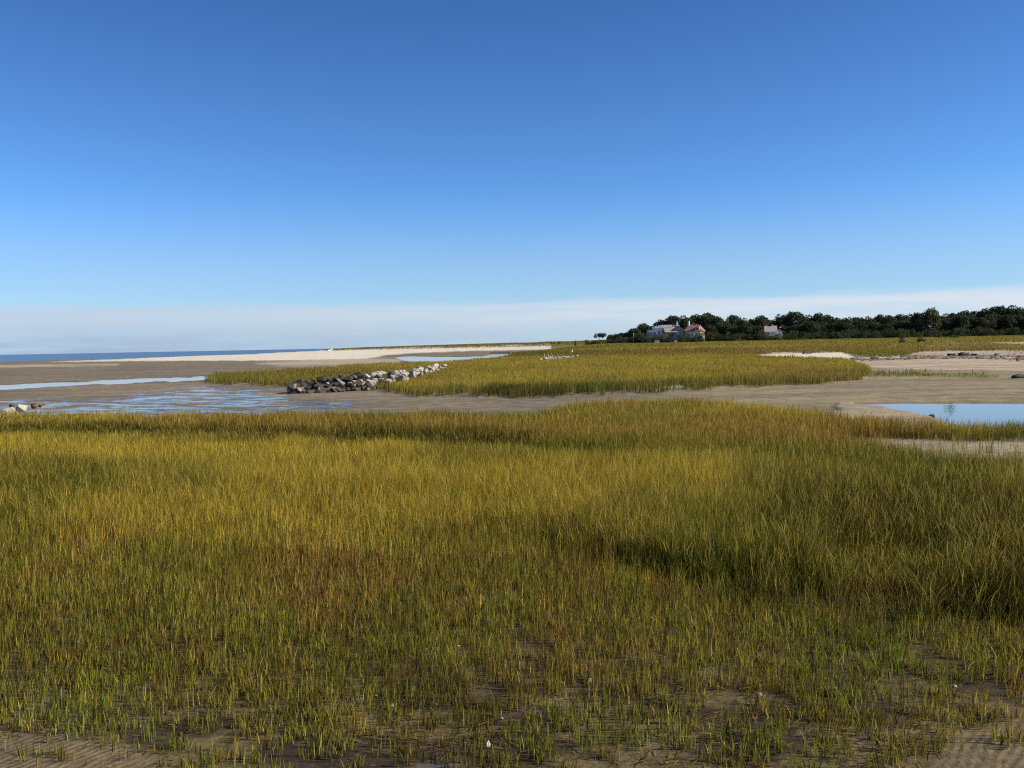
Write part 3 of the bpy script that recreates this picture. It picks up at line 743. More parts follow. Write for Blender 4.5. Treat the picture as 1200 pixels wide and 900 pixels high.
for row, off, fr, cnt, sz in (('foot', 0.6, 0.08, 18, 0.95), ('side', -0.2, 0.48, 17, 1.0), ('top', -1.2, 0.88, 15, 1.0), ('back', -2.3, 0.45, 9, 1.2)):
    for i in range(cnt):
        s = (i + 0.5 + random.uniform(-0.25, 0.25)) / cnt
        p = PA + ax * (s * L) + nrm * (off + random.uniform(-0.25, 0.25))
        z = gz(p.x, p.y) + hgt(s) * fr * random.uniform(0.85, 1.1) + .05
        dark = {'foot': 0.80, 'side': 0.72, 'top': 0.70, 'back': 0.4}[row] + 0.25 * (1 - s) - (0.35 if s > 0.72 and row != 'foot' else 0) + random.uniform(-0.42, 0.18)
        tone = 'dark weed-stained' if dark > 0.55 else ('mottled grey' if dark > 0.35 else 'pale bare')
        if row == 'back':
            lab = f'{tone} boulder behind the crest of the rock pile, {ORD[i]} from the water end'
        else:
            lab = f'{tone} boulder {rname(row)} of the rock pile, {ORD[i]} from the water end'
        rock(p.x, p.y, z, sz * min(1.5, max(0.5, random.lognormvariate(-.10, .34))), dark, lab, 'boulders of the rock pile', .85)
BX = (PC2 - PB); LB = BX.length; bx = BX.normalized()
for i in range(28):
    s = (i + 0.5) / 28
    p = PB + bx * (s * LB) + Vector((random.uniform(-1.0, 0.6), 0))
    z = gz(p.x, p.y) + float(np.interp(s, [0, 0.3, 0.7, 1], [1.25, 1.05, 0.9, 0.75])) * random.uniform(0.85, 1.1)
    rock(p.x, p.y, z, min(1.35, max(.45, random.lognormvariate(-.30, .34))), random.uniform(-0.1, 0.46), f'pale bleached boulder in the receding rock line, {ORD[i]} back from the big pile', 'pale boulders of the receding rock line')
    # stones below carry it
    if i < 14:
        q = p + Vector((random.uniform(-0.5, 0.9), random.uniform(-1.6, -0.7)))
        rock(q.x, q.y, gz(q.x, q.y) + 0.85, random.uniform(0.9, 1.2), random.uniform(0.0, 0.5), f'grey boulder on the near flank of the receding rock line, {ORD[i]} back from big pile', 'flank boulders of the receding rock line')
    q = p + Vector((random.uniform(-0.8, 0.4), random.uniform(-0.5, 0.5)))
    rock(q.x, q.y, gz(q.x, q.y) + 0.35, 1.3, random.uniform(0.0, 0.4), f'grey boulder low in the receding rock line, {ORD[i]} back from the big pile', 'low boulders of the receding rock line', 0.9)
# far line of white stones in the marsh
for i in range(20):
    s = (i + 0.5) / 20
    u_ = 633 + 45 * s; v_ = 423.6 - 4.0 * s - 0.0192 * 0
    x_, y_ = ground_at(u_, v_ + 2.2)
    z_ = gz(x_, y_)
    rock(x_, y_, z_ + random.uniform(0.6, 0.95), random.uniform(0.6, 1.1), random.uniform(-0.3, 0.25), f'white stone in the far low stone row in the marsh, {ORD[i]} from its left end', 'white stones of the far row')
    rock(x_ + .3, y_ + .3, z_ + 0.25, 1.2, random.uniform(0.1, 0.5), f'grey base stone of the far low stone row, {ORD[i]} from its left end', 'base stones of the far row')
# stones beside the near marsh at the left edge
x_, y_ = ground_at(26, 486.5); rock(x_, y_, gz(x_, y_) + 0.50, 0.75, -0.3, 'white upright boulder at the edge of the near marsh, beside a brown log', 'rocks at the left marsh edge', 1.25)
x_, y_ = ground_at(9, 490.0); rock(x_, y_, gz(x_, y_) + 0.30, 1.25, -0.05, 'flat tan boulder lying just left of the white upright one', 'rocks at the left marsh edge', 0.62)
x_, y_ = ground_at(15, 485.0); rock(x_, y_, gz(x_, y_) + 0.40, 0.6, 0.8, 'small dark stone wedged between the tan and the white boulder', 'rocks at the left marsh edge')
x_, y_ = ground_at(1093, 486.8); rock(x_, y_, -0.08, 0.42, 0.95, 'small dark stone breaking the surface of the tidal pool', None)

# ------------------------------------------------------------------ trees
def leaf_mat(name, c, c2):
    m, t, b, out = new_mat(name)
    oi = N(t, 'ShaderNodeObjectInfo')
    a = N(t, 'ShaderNodeAttribute', attribute_name='tint')
    sp = N(t, 'ShaderNodeSeparateColor'); t.links.new(a.outputs['Color'], sp.inputs[0])
    k = mth(t, 'ADD', mth(t, 'MULTIPLY', oi.outputs['Random'], 0.55), mth(t, 'MULTIPLY', sp.outputs[0], 0.45))
    col = mixc(t, k, c, c2)
    t.links.new(col, b.inputs['Base Color'])
    b.inputs['Roughness'].default_value = 0.6; b.inputs['Specular IOR Level'].default_value = 0.2
    tr = N(t, 'ShaderNodeBsdfTranslucent'); t.links.new(col, tr.inputs[0])
    mx = N(t, 'ShaderNodeMixShader'); mx.inputs[0].default_value = 0.25
    t.links.new(b.outputs[0], mx.inputs[1]); t.links.new(tr.outputs[0], mx.inputs[2]); t.links.new(mx.outputs[0], out.inputs[0])
    return m
M_OAK = leaf_mat('oak_leaves', (0.020, 0.032, 0.013), (0.070, 0.086, 0.030))
M_PINE = leaf_mat('pine_needles', (0.018, 0.032, 0.018), (0.040, 0.060, 0.028))
M_PALE = leaf_mat('pale_leaves', (0.065, 0.068, 0.024), (0.10, 0.10, 0.038))
M_SHRUB = leaf_mat('shrub_leaves', (0.030, 0.042, 0.016), (0.085, 0.090, 0.032))
M_TWIG = leaf_mat('twig_leaves', (0.10, 0.10, 0.05), (0.15, 0.13, 0.06))
M_BARK = simple_mat('bark', (0.085, 0.065, 0.05), 0.9, 0.35, 5.0, 0.4)
def crown_mesh(name, seed, kind):
    """leaf sprays spread over and through a heap of uneven lobes; unit width and height"""
    r = np.random.default_rng(seed)
    lobes = []
    nl = {'oak': 20, 'pine': 11, 'shrub': 9, 'pale': 26, 'sparse': 7}[kind]
    for i in range(nl):
        if kind == 'oak':
            a = r.random() * 6.283; rr = 0.38 * math.sqrt(r.random()); zc = 0.22 + 0.48 * r.random() ** 0.6 * (1 - (rr / 0.48) ** 2)
            s = 0.13 + 0.11 * r.random()
        elif kind == 'pine':
            a = r.random() * 6.283; rr = 0.34 * math.sqrt(r.random()); zc = 0.62 + 0.30 * r.random() * (1 - (rr / 0.42) ** 2); s = 0.10 + 0.08 * r.random()
        elif kind == 'pale':
            a = r.random() * 6.283; zc = 0.22 + 0.66 * r.random(); rr = 0.34 * math.sqrt(r.random()) * math.sqrt(max(0.1, 1.15 - zc)); s = 0.09 + 0.09 * r.random()
        else:
            a = r.random() * 6.283; rr = 0.34 * math.sqrt(r.random()); zc = 0.12 + 0.62 * r.random() * (1 - (rr / 0.4) ** 2); s = 0.13 + 0.10 * r.random()
        lobes.append((rr * math.cos(a), rr * math.sin(a), zc, s))
    if kind in ('oak', 'pale'):
        lobes = []
        for i in range(26):
            zz = 0.02 + 0.96 * (i + .5) / 26; a = i * 2.39996 + r.normal(0, .25); q = math.sqrt(1 - zz * zz)
            lobes.append((0.34 * q * math.cos(a), 0.34 * q * math.sin(a), 0.34 + 0.46 * zz + r.normal(0, .015), 0.13 + 0.06 * r.random()))
        for i in range(8): lobes.append((0.24 * math.cos(i * .785), 0.24 * math.sin(i * .785), 0.16 + .08 * r.random(), 0.17))
    if kind == 'shrub':
        for i in range(6): lobes.append((0.25 * math.cos(i * 1.047), 0.25 * math.sin(i * 1.047), 0.12, 0.15))
    P = []; S = []; T = []
    per = {'oak': 170, 'pine': 150, 'shrub': 170, 'pale': 170, 'sparse': 60}[kind]
    for (cx, cy, cz, s) in lobes:
        d = r.normal(0, 1, (per, 3)); d /= np.linalg.norm(d, axis=1, keepdims=True)
        rad = s * (0.62 + 0.46 * r.random(per) ** 0.6)
        d[:, 2] *= 0.8
        P.append(np.array([cx, cy, cz]) + d * rad[:, None]); S.append(0.016 + 0.026 * r.random(per)); T.append(np.clip(0.5 + 0.3 * r.normal(0, 1) + 0.25 * r.normal(0, 1, per), 0, 1))
    P = np.concatenate(P); S = np.concatenate(S); T = np.concatenate(T)
    P[:, 2] = np.maximum(P[:, 2], 0.02)
    top_ = np.quantile(P[:, 2], 0.985); P[:, 2] /= top_
    P[:, :2] *= 0.5 / np.quantile(np.hypot(P[:, 0], P[:, 1]), 0.97)
    if kind in ('oak', 'pale'): P[:, 2] = 0.05 + 0.95 * (P[:, 2] - P[:, 2].min()) / (P[:, 2].max() - P[:, 2].min())
    n = len(P)
    a = r.normal(0, 1, (n, 3)); a /= np.linalg.norm(a, axis=1, keepdims=True)
    b = np.cross(a, r.normal(0, 1, (n, 3))); b /= np.linalg.norm(b, axis=1, keepdims=True)
    V = np.stack([P - a * S[:, None], P + b * S[:, None] * .6, P + a * S[:, None], P - b * S[:, None] * .6], 1).reshape(-1, 3)
    me = np_mesh(name, V, np.arange(4 * n), np.full(n, 4), {'tint': np.repeat(np.stack([T, T, T], -1), 4, 0)})
    return me
def trunk_mesh(seed, kind):
    r = random.Random(seed); bm = bmesh.new()
    fork = {'oak': 0.26, 'pine': 0.62, 'pale': 0.22}[kind]
    lean = r.uniform(-.03, .03)
    tube(bm, [(0, 0, -0.03), (lean * .5, 0, fork * .5), (lean, 0, fork), (lean, .01, fork + .3)], [.034, .026, .022, .010])
    for k in range(5 if kind != 'pine' else 4):
        a = 6.283 * k / 5 + r.uniform(-.4, .4); q = r.uniform(.2, .32); hh = r.uniform(.16, .36)
        tube(bm, [(lean, 0, fork - .02 + .03 * k), (lean + q * .5 * math.cos(a), q * .5 * math.sin(a), fork + hh * .6), (lean + q * math.cos(a), q * math.sin(a), fork + hh)], [.014, .010, .004], 5)
    me = bm_mesh('trunk', bm, True); me.materials.append(M_BARK); return me
PROTO = {}
for kind, mat, cnt in (('oak', M_OAK, 6), ('pine', M_PINE, 4), ('shrub', M_SHRUB, 5), ('pale', M_PALE, 1), ('sparse', M_TWIG, 1)):
    PROTO[kind] = []
    for i in range(cnt):
        cm = crown_mesh('crown', 900 + 37 * i + len(kind), kind); cm.materials.append(mat)
        PROTO[kind].append((cm, trunk_mesh(50 + i, kind) if kind in ('oak', 'pine', 'pale') else None))
NT = 0
def tree(name, kind, u, vtop, wpx, depth, label, cat, group, base=None):
    global NT
    x, y, ztop = at_depth(u, vtop, depth)
    z0 = gz(x, y) if base is None else base
    W = wpx / F * depth; H = max(ztop - z0, 0.4)
    cm, tm = PROTO[kind][NT % len(PROTO[kind])]; NT += 1
    r = empty(name, (x, y, z0 - 0.05), random.uniform(0, 6.28))
    k = 1.02
    c = bpy.data.objects.new('crown', cm); COL.objects.link(c); c.parent = r; c.scale = (W, W, H * k)
    if tm is not None:
        t_ = bpy.data.objects.new('trunk', tm); COL.objects.link(t_); t_.parent = r; t_.scale = (W * .95, W * .95, H)
    return tag(r, label, cat, group)
SEG = [(-1e9, 757, 'on the thin left treeline end'), (757, 826, 'behind the two big houses'), (826, 897, 'between orange and grey roofed houses'), (897, 1084, 'between grey-roofed house and pale tree'), (1084, 1e9, 'right of the pale tree')]
def seg(u):
    for i, (a, b, t) in enumerate(SEG):
        if a <= u < b: return i, t
COUNT = {}
def nth(u, row):
    i, t = seg(u); COUNT[(i, row)] = COUNT.get((i, row), -1) + 1
    return ORD[COUNT[(i, row)]], t
SKY = [(702, 391, 10, 'pine'), (706.5, 390.5, 8, 'pine'), (716, 392, 9, 'oak'), (722, 391, 8, 'oak'), (728.5, 390, 9, 'oak'), (735, 388.5, 10, 'oak'), (743, 384.5, 13, 'oak'), (754, 379, 15, 'oak'),
       (763, 382, 14, 'oak'), (776, 374, 20, 'oak'), (790, 370, 20, 'oak'), (803, 370, 18, 'oak'), (816, 368.5, 18, 'oak'), (829, 367, 20, 'oak'), (841, 371, 16, 'oak'),
       (850, 376, 14, 'oak'), (860, 369.5, 18, 'oak'), (871, 373, 14, 'oak'), (881, 374, 13, 'oak'), (892, 370, 18, 'oak'), (903, 375, 14, 'oak'), (917, 368.5, 20, 'oak'), (932, 365.5, 24, 'oak'), (946, 369.5, 18, 'oak'),
       (958, 367, 17, 'oak'), (970, 369, 15, 'oak'), (981, 372.5, 15, 'oak'), (992, 372, 17, 'oak'), (1005, 372, 18, 'oak'), (1018, 371, 17, 'oak'), (1030, 368.5, 15, 'oak'), (1042, 369.5, 17, 'oak'), (1054, 368.5, 17, 'oak'), (1066, 368, 17, 'oak'), (1077, 366.5, 16, 'oak'),
       (1106, 368, 18, 'oak'), (1118, 367, 18, 'oak'), (1130, 364.5, 19, 'oak'), (1143, 365, 20, 'oak'), (1155, 361.5, 20, 'oak'), (1168, 359, 24, 'oak'), (1184, 358.5, 24, 'oak'), (1199, 360.5, 24, 'oak'), (1216, 359, 26, 'oak'), (1235, 360, 26, 'oak'), (1256, 361, 26, 'oak')]
for u, vt, w, kind in SKY:
    o_, where = nth(u, 'sky')
    d = 470 + random.uniform(-14, 14) if u > 757 else 458 + random.uniform(-8, 8)
    if kind == 'pine': lab = f'small umbrella-shaped pine, {o_} from the left {where}'
    else: lab = f'dark round-topped skyline tree, {o_} from the left {where}'
    tree('pine_tree' if kind == 'pine' else 'oak_tree', kind, u, vt, w * 1.25, d, lab, 'tree', 'trees of the far treeline')
tree('pale_tree', 'pale', 1091, 360.8, 22, 448, 'tall yellow-green tree standing out from the dark treeline', 'tree', None)
# lower trees in front of the skyline ones close the wood
u = 764.0
while u < 1262:
    vh_ = 404.2 - 0.0192 * (u - 600)
    if not (760 < u < 822 or 894 < u < 916 or 1080 < u < 1101):
        o_, where = nth(u, 'low')
        tree('oak_tree', 'oak', u, vh_ - (16 + 6 * random.random()) - (5 if u > 1105 else 0), 20, 449 + random.uniform(-6, 6), f'lower dark tree below the skyline, {o_} from the left {where}', 'tree', 'lower trees of the far treeline')
    u += random.uniform(9.5, 12.5)
u = 693.0
while u < 1262:
    vh_ = 404.2 - 0.0192 * (u - 600)
    hp = 3.6 if u < 714 else (6.8 if u < 757 else 8.0)
    hp *= random.uniform(0.75, 1.3)
    if 765 < u < 822: hp *= 0.62
    if 897 < u < 913: hp *= 0.55
    o_, where = nth(u, 'shrub')
    tree('shrub', 'shrub', u, vh_ - hp, random.uniform(11, 15), 432 + random.uniform(-3, 5) if not (757 < u < 822 or 893 < u < 916) else 420, f'dark shrub at the wood edge, {o_} from the left {where}'.replace('at the wood edge', 'in the front row').replace('behind the two big houses', 'below the two big houses'), 'shrub', 'shrubs along the foot of the treeline')
    u += random.uniform(5.5, 7.5)
for u, vt, w, d, lab in ((768, 391.5, 13, 417, 'big dark bush in front of the white house, at its left end'), (777.5, 389.5, 12, 416, 'big dark bush in front of the white house, at its middle'), (758, 391, 14, 415, 'rounded dark bush just left of the white house'),
                         (1057.5, 393, 8, 330, 'dark round bush alone in the grass, left of the pale tree'), (1080, 391.5, 11, 332, 'ragged dark bush in the grass just below the pale tree'), (1118, 392.2, 14, 395, 'dark bush in the grass right of the pale tree'), (1100, 393.5, 9, 405, 'small green bush at the wood edge right of the pale tree'),
                         (800, 389.8, 9, 416, 'dark bush between the gabled wing and the orange-roofed house'), (807, 391.8, 8, 412, 'low dark bush right in front of the orange-roofed house'), (815.5, 391.0, 7, 411, 'low dark bush below the right wall of the orange-roofed house'), (822, 388.0, 10, 418, 'tall dark bush at the right corner of the orange-roofed house'), (785, 390.5, 9, 414, 'dark bush in front of the shaded gabled wing'), (897.5, 390.0, 8, 416, 'dark bush at the left corner of the grey-roofed house'), (912, 391.3, 9, 415, 'dark bush at the right corner of the grey-roofed house'),
                         (646.3, 400.9, 3.0, 905, 'tiny dark shrub on the far dune, leftmost of three'), (649.6, 400.9, 2.4, 905, 'tiny dark shrub on the far dune, middle of three'), (655.4, 400.2, 4.4, 905, 'tiny dark shrub on the far dune, rightmost of three'), (674, 398.6, 3.2, 600, 'tiny dark shrub on the grass rise left of the treeline'), (687.5, 398.2, 5, 470, 'small dark shrub at the extreme left tip of the treeline')):
    tree('shrub', 'shrub', u, vt, w, d, lab, 'shrub', None)
x_, y_ = ground_at(1112, 477.0)
t_ = tree('twiggy_bush', 'sparse', 1112, 469.5, 13, y_, 'sparse twiggy bush standing in the tidal pool', 'bush', None, base=-0.2)

# ------------------------------------------------------------------ houses
M_WHITE = simple_mat('white_paint', (0.74, 0.72, 0.68), 0.6, 0.06)
M_CREAM = simple_mat('cream_render', (0.50, 0.43, 0.30), 0.8, 0.08)
M_BLUEGREY = simple_mat('blue_grey_siding', (0.22, 0.26, 0.34), 0.7, 0.1)
M_SHINGLE = simple_mat('grey_brown_shingle', (0.30, 0.24, 0.19), 0.9, 0.2)
M_DARKROOF = simple_mat('slate_roof', (0.10, 0.10, 0.12), 0.8, 0.2)
M_TILE = simple_mat('red_clay_tile', (0.24, 0.115, 0.08), 0.8, 0.2)
M_PINKROOF = simple_mat('weathered_roof', (0.33, 0.27, 0.25), 0.85, 0.15)
M_GLASS = simple_mat('window_glass', (0.03, 0.04, 0.06), 0.08, 0.1)
def part(name, mat, parent, fn):
    bm = bmesh.new(); fn(bm)
    return link(name, bm_mesh(name, bm), mat, parent)
def window(parent, x, y, z, w, h, side=False):
    """a framed window set on a wall facing -y, or facing +x when side is set"""
    if side:
        f = part('window', M_WHITE, parent, lambda bm: box(bm, x, x + .10, y - w / 2, y + w / 2, z, z + h))
        part('pane', M_GLASS, f, lambda bm: box(bm, x + .08, x + .13, y - w / 2 + .12, y + w / 2 - .12, z + .12, z + h - .12))
    else:
        f = part('window', M_WHITE, parent, lambda bm: box(bm, x - w / 2, x + w / 2, y - .10, y, z, z + h))
        part('pane', M_GLASS, f, lambda bm: box(bm, x - w / 2 + .12, x + w / 2 - .12, y - .13, y - .08, z + .12, z + h - .12))
def gable(bm, x0, x1, y0, y1, z0, zr, ov=.4, along='x', hip=0.0, th=.22):
    """a pitched roof slab pair with overhang; its ridge runs along x or y"""
    x0 -= ov; x1 += ov; y0 -= ov; y1 += ov
    if along == 'x':
        ym = (y0 + y1) / 2; rg = [(x0 + hip, ym, zr), (x1 - hip, ym, zr)]
    else:
        xm = (x0 + x1) / 2; rg = [(xm, y0 + hip, zr), (xm, y1 - hip, zr)]
    lo = [bm.verts.new(p) for p in ((x0, y0, z0), (x1, y0, z0), (x1, y1, z0), (x0, y1, z0))]
    un = [bm.verts.new((v.co.x, v.co.y, z0 - th)) for v in lo]
    r0, r1 = [bm.verts.new(p) for p in rg]
    if along == 'x':
        fs = ((lo[0], lo[1], r1, r0), (lo[2], lo[3], r0, r1), (lo[1], lo[2], r1), (lo[3], lo[0], r0))
    else:
        fs = ((lo[1], lo[2], r1, r0), (lo[3], lo[0], r0, r1), (lo[0], lo[1], r0), (lo[2], lo[3], r1))
    for f in fs: bm.faces.new(f)
    for k in range(4): bm.faces.new((un[k], un[(k + 1) % 4], lo[(k + 1) % 4], lo[k]))
    bm.faces.new(un[::-1])
# white house: a low blue grey wing, a white block under a flat white parapet, a shingled slope, a shaded gabled wing
DH = 428.0
x_, y_, _z = at_depth(760, 397, DH); zg = gz(x_, y_) + 1.5
H = empty('white_house', (x_, y_, zg))
tag(H, 'white house with flat parapet roof and shaded blue-grey gabled wing among trees', 'house')
wl = part('wall', M_WHITE, H, lambda bm: box(bm, 3.2, 10.4, 0.6, 9, -2.2, 5.6))
part('wing', M_BLUEGREY, H, lambda bm: box(bm, 0, 4.4, -.6, 6, -2.2, 4.7))
part('parapet', M_WHITE, H, lambda bm: (box(bm, 6.0, 11.0, .2, 9.3, 5.603, 6.9), box(bm, 2.9, 5.9, .2, 9.3, 5.603, 6.35)))
part('porch_roof', M_SHINGLE, H, lambda bm: gable(bm, 7.4, 12.6, -3.2, 5.5, 3.5, 5.9, .3, 'x'))
part('gable_wing', M_BLUEGREY, H, lambda bm: (box(bm, 11.2, 15.6, -2.4, 6, -2.2, 4.4)))
rf = part('roof', M_DARKROOF, H, lambda bm: gable(bm, 11.2, 15.6, -2.4, 6, 4.62, 6.3, .45, 'y'))
part('chimney', M_WHITE, rf, lambda bm: box(bm, 13.7, 14.35, 3.0, 3.8, 5.4, 8.3))
part('roof_monitor', M_PINKROOF, rf, lambda bm: box(bm, 12.4, 15.2, 4.2, 7, 5.5, 6.8))
for wx in (5.0, 6.8): window(H, wx, .6, 2.9, 1.0, 1.6)
for wx in (12.3, 14.4): window(H, wx, -2.4, 2.1, 1.0, 1.5)
window(H, 1.4, -.6, 2.4, 1.0, 1.4); window(H, 3.0, -.6, 2.4, 1.0, 1.4)
dr = part('door', M_DARKROOF, H, lambda bm: box(bm, 12.9, 13.8, -2.46, -2.39, 0, 2.05)); part('handle', M_WHITE, dr, lambda bm: box(bm, 13.62, 13.70, -2.52, -2.46, 1.0, 1.12))
x_, y_, _z = at_depth(802.5, 397, 425); zg = gz(x_, y_) + 1.2
H = empty('tile_roofed_house', (x_, y_, zg), math.radians(-24))
tag(H, 'cream house with orange-red tiled hip roof and tall white chimney', 'house')
part('wall', M_CREAM, H, lambda bm: box(bm, 0, 7.2, 0, 8.5, -2.2, 3.9))
rf = part('roof', M_TILE, H, lambda bm: gable(bm, 0, 7.2, 0, 8.5, 4.12, 7.0, .5, 'x', 1.6))
part('chimney', M_WHITE, rf, lambda bm: (box(bm, .6, 1.3, 3.6, 4.4, 4.6, 8.6), box(bm, .5, 1.4, 3.5, 4.5, 8.6, 8.8)))
dm = part('dormer', M_CREAM, rf, lambda bm: box(bm, 4.6, 6.6, .3, 4, 4.2, 5.9)); part('dormer_window', M_GLASS, dm, lambda bm: box(bm, 5.1, 6.1, .24, .31, 4.6, 5.5))
for wx in (1.6, 3.6, 5.6): window(H, wx, 0, 1.6, .95, 1.5)
for wy in (2.0, 4.2, 6.4): window(H, 7.2, wy, 1.7, 1.0, 1.6, True)
part('porch', M_WHITE, H, lambda bm: (box(bm, 3.0, 8.6, -2.0, -.003, .9, 1.05), box(bm, 3.0, 8.6, -2.0, -1.9, 1.05, 1.75)))
x_, y_, _z = at_depth(897, 394, 428); zg = gz(x_, y_) + 1.2
H = empty('grey_roofed_house', (x_, y_, zg), math.radians(-12))
tag(H, 'small house with pale grey gabled roof and white porch half hidden by trees', 'house')
part('wall', M_CREAM, H, lambda bm: box(bm, 0, 5.0, 0, 7, -2.2, 2.9))
rf = part('roof', M_PINKROOF, H, lambda bm: gable(bm, 0, 5.0, 0, 7, 3.1, 5.9, .4, 'x'))
part('chimney', M_WHITE, rf, lambda bm: box(bm, 3.0, 3.6, 3.2, 3.9, 4.6, 6.7))
part('wing', M_WHITE, H, lambda bm: box(bm, 5.003, 7.4, 1.2, 5.5, -2.2, 3.0))
part('wing_roof', M_PINKROOF, H, lambda bm: gable(bm, 5.4, 7.4, 1.2, 5.5, 3.22, 4.3, .3, 'y'))
part('porch', M_WHITE, H, lambda bm: (box(bm, 1.2, 7.6, -1.6, -.003, 1.1, 1.3), box(bm, 1.2, 7.6, -1.6, -1.5, 1.3, 1.95)))
for wx in (1.4, 3.4): window(H, wx, 0, 1.5, .9, 1.2)
window(H, 6.4, 1.2, 1.6, .9, 1.1)
part('door', M_DARKROOF, H, lambda bm: box(bm, 2.1, 2.7, -.06, .003, 0, 1.9))
x_, y_, _z = at_depth(742.5, 396, 440); zg = gz(x_, y_)
fp = empty('flagpole', (x_, y_, zg)); tag(fp, 'thin white pole rising against the dark pines left of the houses', 'pole')
part('pole', M_WHITE, fp, lambda bm: tube(bm, [(0, 0, -.3), (0, 0, 4.6)], [.10, .07]))
part('finial', M_WHITE, fp, lambda bm: bmesh.ops.create_uvsphere(bm, u_segments=8, v_segments=6, radius=.14, matrix=Matrix.Translation((0, 0, 4.7))))
for u0, u1, lab in ((767, 773, 'low cream garden wall at the grass edge below the white parapet'), (783.5, 786.5, 'short cream garden wall stub below the gabled wing'), (790, 793.5, 'short cream garden wall left of the orange-roofed house')):
    x0, y0, _z = at_depth(u0, 396, 414); x1, y1, _z = at_depth(u1, 396, 414); zg = gz(x0, y0)
    w = empty('garden_wall', (x0, y0, zg)); tag(w, lab, 'wall')
    part('wall_body', M_CREAM, w, lambda bm: box(bm, 0, x1 - x0, 0, .3, -.3, 1.15)); part('coping', M_WHITE, w, lambda bm: box(bm, -.06, x1 - x0 + .06, -.06, .36, 1.15, 1.27))

# ------------------------------------------------------------------ small things
M_WOOD = simple_mat('bleached_wood', (0.52, 0.45, 0.34), 0.85, 0.2, 6.0, 0.3)
M_LOG = simple_mat('brown_driftwood', (0.13, 0.07, 0.035), 0.9, 0.35, 6.0, 0.5)
M_DARKWOOD = simple_mat('dark_driftwood', (0.035, 0.030, 0.028), 0.9, 0.4, 5.0, 0.4)
M_SHELL = simple_mat('oyster_shell', (0.34, 0.31, 0.28), 0.55, 0.2, 40.0, 0.5)
M_FEATHER = simple_mat('white_feathers', (0.80, 0.78, 0.74), 0.8, 0.05)
M_BILL = simple_mat('yellow_bill', (0.55, 0.38, 0.05), 0.5, 0.1)
M_LEGS = simple_mat('dark_legs', (0.03, 0.03, 0.03), 0.6, 0.1)
for u0, v0, u1, v1, lab in ((639.6, 420.2, 637.4, 413.9, 'leaning pale stake at the far stone row, leftmost of the three'), (643.4, 419.6, 641.9, 413.6, 'leaning pale stake at the far stone row, middle of the three'), (648.3, 418.9, 646.2, 413.4, 'leaning pale stake at the far stone row, rightmost of the three')):
    x0, y0 = ground_at(u0, v0 + 3); z0 = gz(x0, y0)
    x1, y1, z1 = at_depth(u1, v1, y0)
    bm = bmesh.new(); tube(bm, [(0, 0, -.3), ((x1 - x0) * .5, .03, (z1 - z0) * .5), (x1 - x0, 0, z1 - z0)], [.085, .07, .05])
    tag(link('stake', bm_mesh('stake', bm, True), M_WOOD, None, (x0, y0, z0)), lab, 'stake', 'leaning stakes')
# egret on the stone row
x0, y0 = ground_at(670, 422.3); z0 = gz(x0, y0) + 1.0
eg = empty('egret', (x0, y0, z0 + .15)); eg.scale = (1.25,) * 3; tag(eg, 'tall white wading bird standing on the right end of the far stone row', 'bird')
def skinned(pts, rad, name, mat, parent):
    me = bpy.data.meshes.new(name); me.from_pydata(pts, [(i, i + 1) for i in range(len(pts) - 1)], [])
    o = link(name, me, None, parent); sk = o.modifiers.new('skin', 'SKIN'); o.modifiers.new('sub', 'SUBSURF').levels = 1
    for v, r_ in zip(me.skin_vertices[0].data, rad): v.radius = (r_, r_)
    me.skin_vertices[0].data[0].use_root = True
    me.materials.append(mat)
    return o
skinned([(-.30, 0, .42), (-.12, 0, .55), (.08, 0, .68), (.17, 0, .80), (.13, 0, .95), (.16, 0, 1.08), (.23, 0, 1.12)], [.05, .13, .15, .09, .05, .045, .05], 'body', M_FEATHER, eg)
part('bill', M_BILL, eg, lambda bm: tube(bm, [(.25, 0, 1.12), (.33, 0, 1.105), (.42, 0, 1.09)], [.022, .015, .004]))
for sy in (-.05, .05): part('leg', M_LEGS, eg, lambda bm: tube(bm, [(-.02, sy, .56), (-.04, sy, .28), (-.01, sy, 0), (.08, sy, -.01)], [.018, .013, .013, .008]))
def log(u0, v0, u1, v1, r, mat, label, group=None, lift=0.1, stubs=2):
    x0, y0 = ground_at(u0, v0); x1, y1 = ground_at(u1, v1)
    xm, ym = (x0 + x1) / 2, (y0 + y1) / 2; z0 = gz(xm, ym)
    L_ = Vector((x1 - x0, y1 - y0, 0)); bm = bmesh.new()
    tube(bm, [(-L_.x / 2, -L_.y / 2, lift), (-L_.x * .2, -L_.y * .2 + .05, lift + r * .5), (L_.x * .15, L_.y * .15, lift + r * .2), (L_.x / 2, L_.y / 2, lift + r * .7)], [r, r * 1.1, r * .9, r * .5], 9)
    for k in range(stubs):
        t_ = random.uniform(-.3, .35)
        tube(bm, [(L_.x * t_, L_.y * t_, lift), (L_.x * t_ + random.uniform(.2, .7) * random.choice((-1, 1)), L_.y * t_ - .1, lift + r * 1.3 + random.random() * .15)], [r * .3, r * .08], 6)
    return tag(link('driftwood_log', bm_mesh('driftwood_log', bm, True), mat, None, (xm, ym, z0)), label, 'log', group)
log(38, 487.5, 52, 486.6, .17, M_LOG, 'reddish-brown log lying right of the white boulder at the marsh edge', None, .62, 1)
log(1187, 443.8, 1207, 442.8, .17, M_DARKWOOD, 'added dark log standing in for a shadowed wet hollow at the right edge', None, .12, 2)  # log made up to give the dark of a shadowed wet hollow
log(1124, 417.3, 1136, 417.0, .36, M_DARKWOOD, 'largest dark driftwood log above the wrack line on the right sand', 'driftwood on the right sand', .25, 3)
log(1111, 417.0, 1115.5, 417.2, .2, M_DARKWOOD, 'short dark driftwood log just left of the largest one', 'driftwood on the right sand', .2, 1)
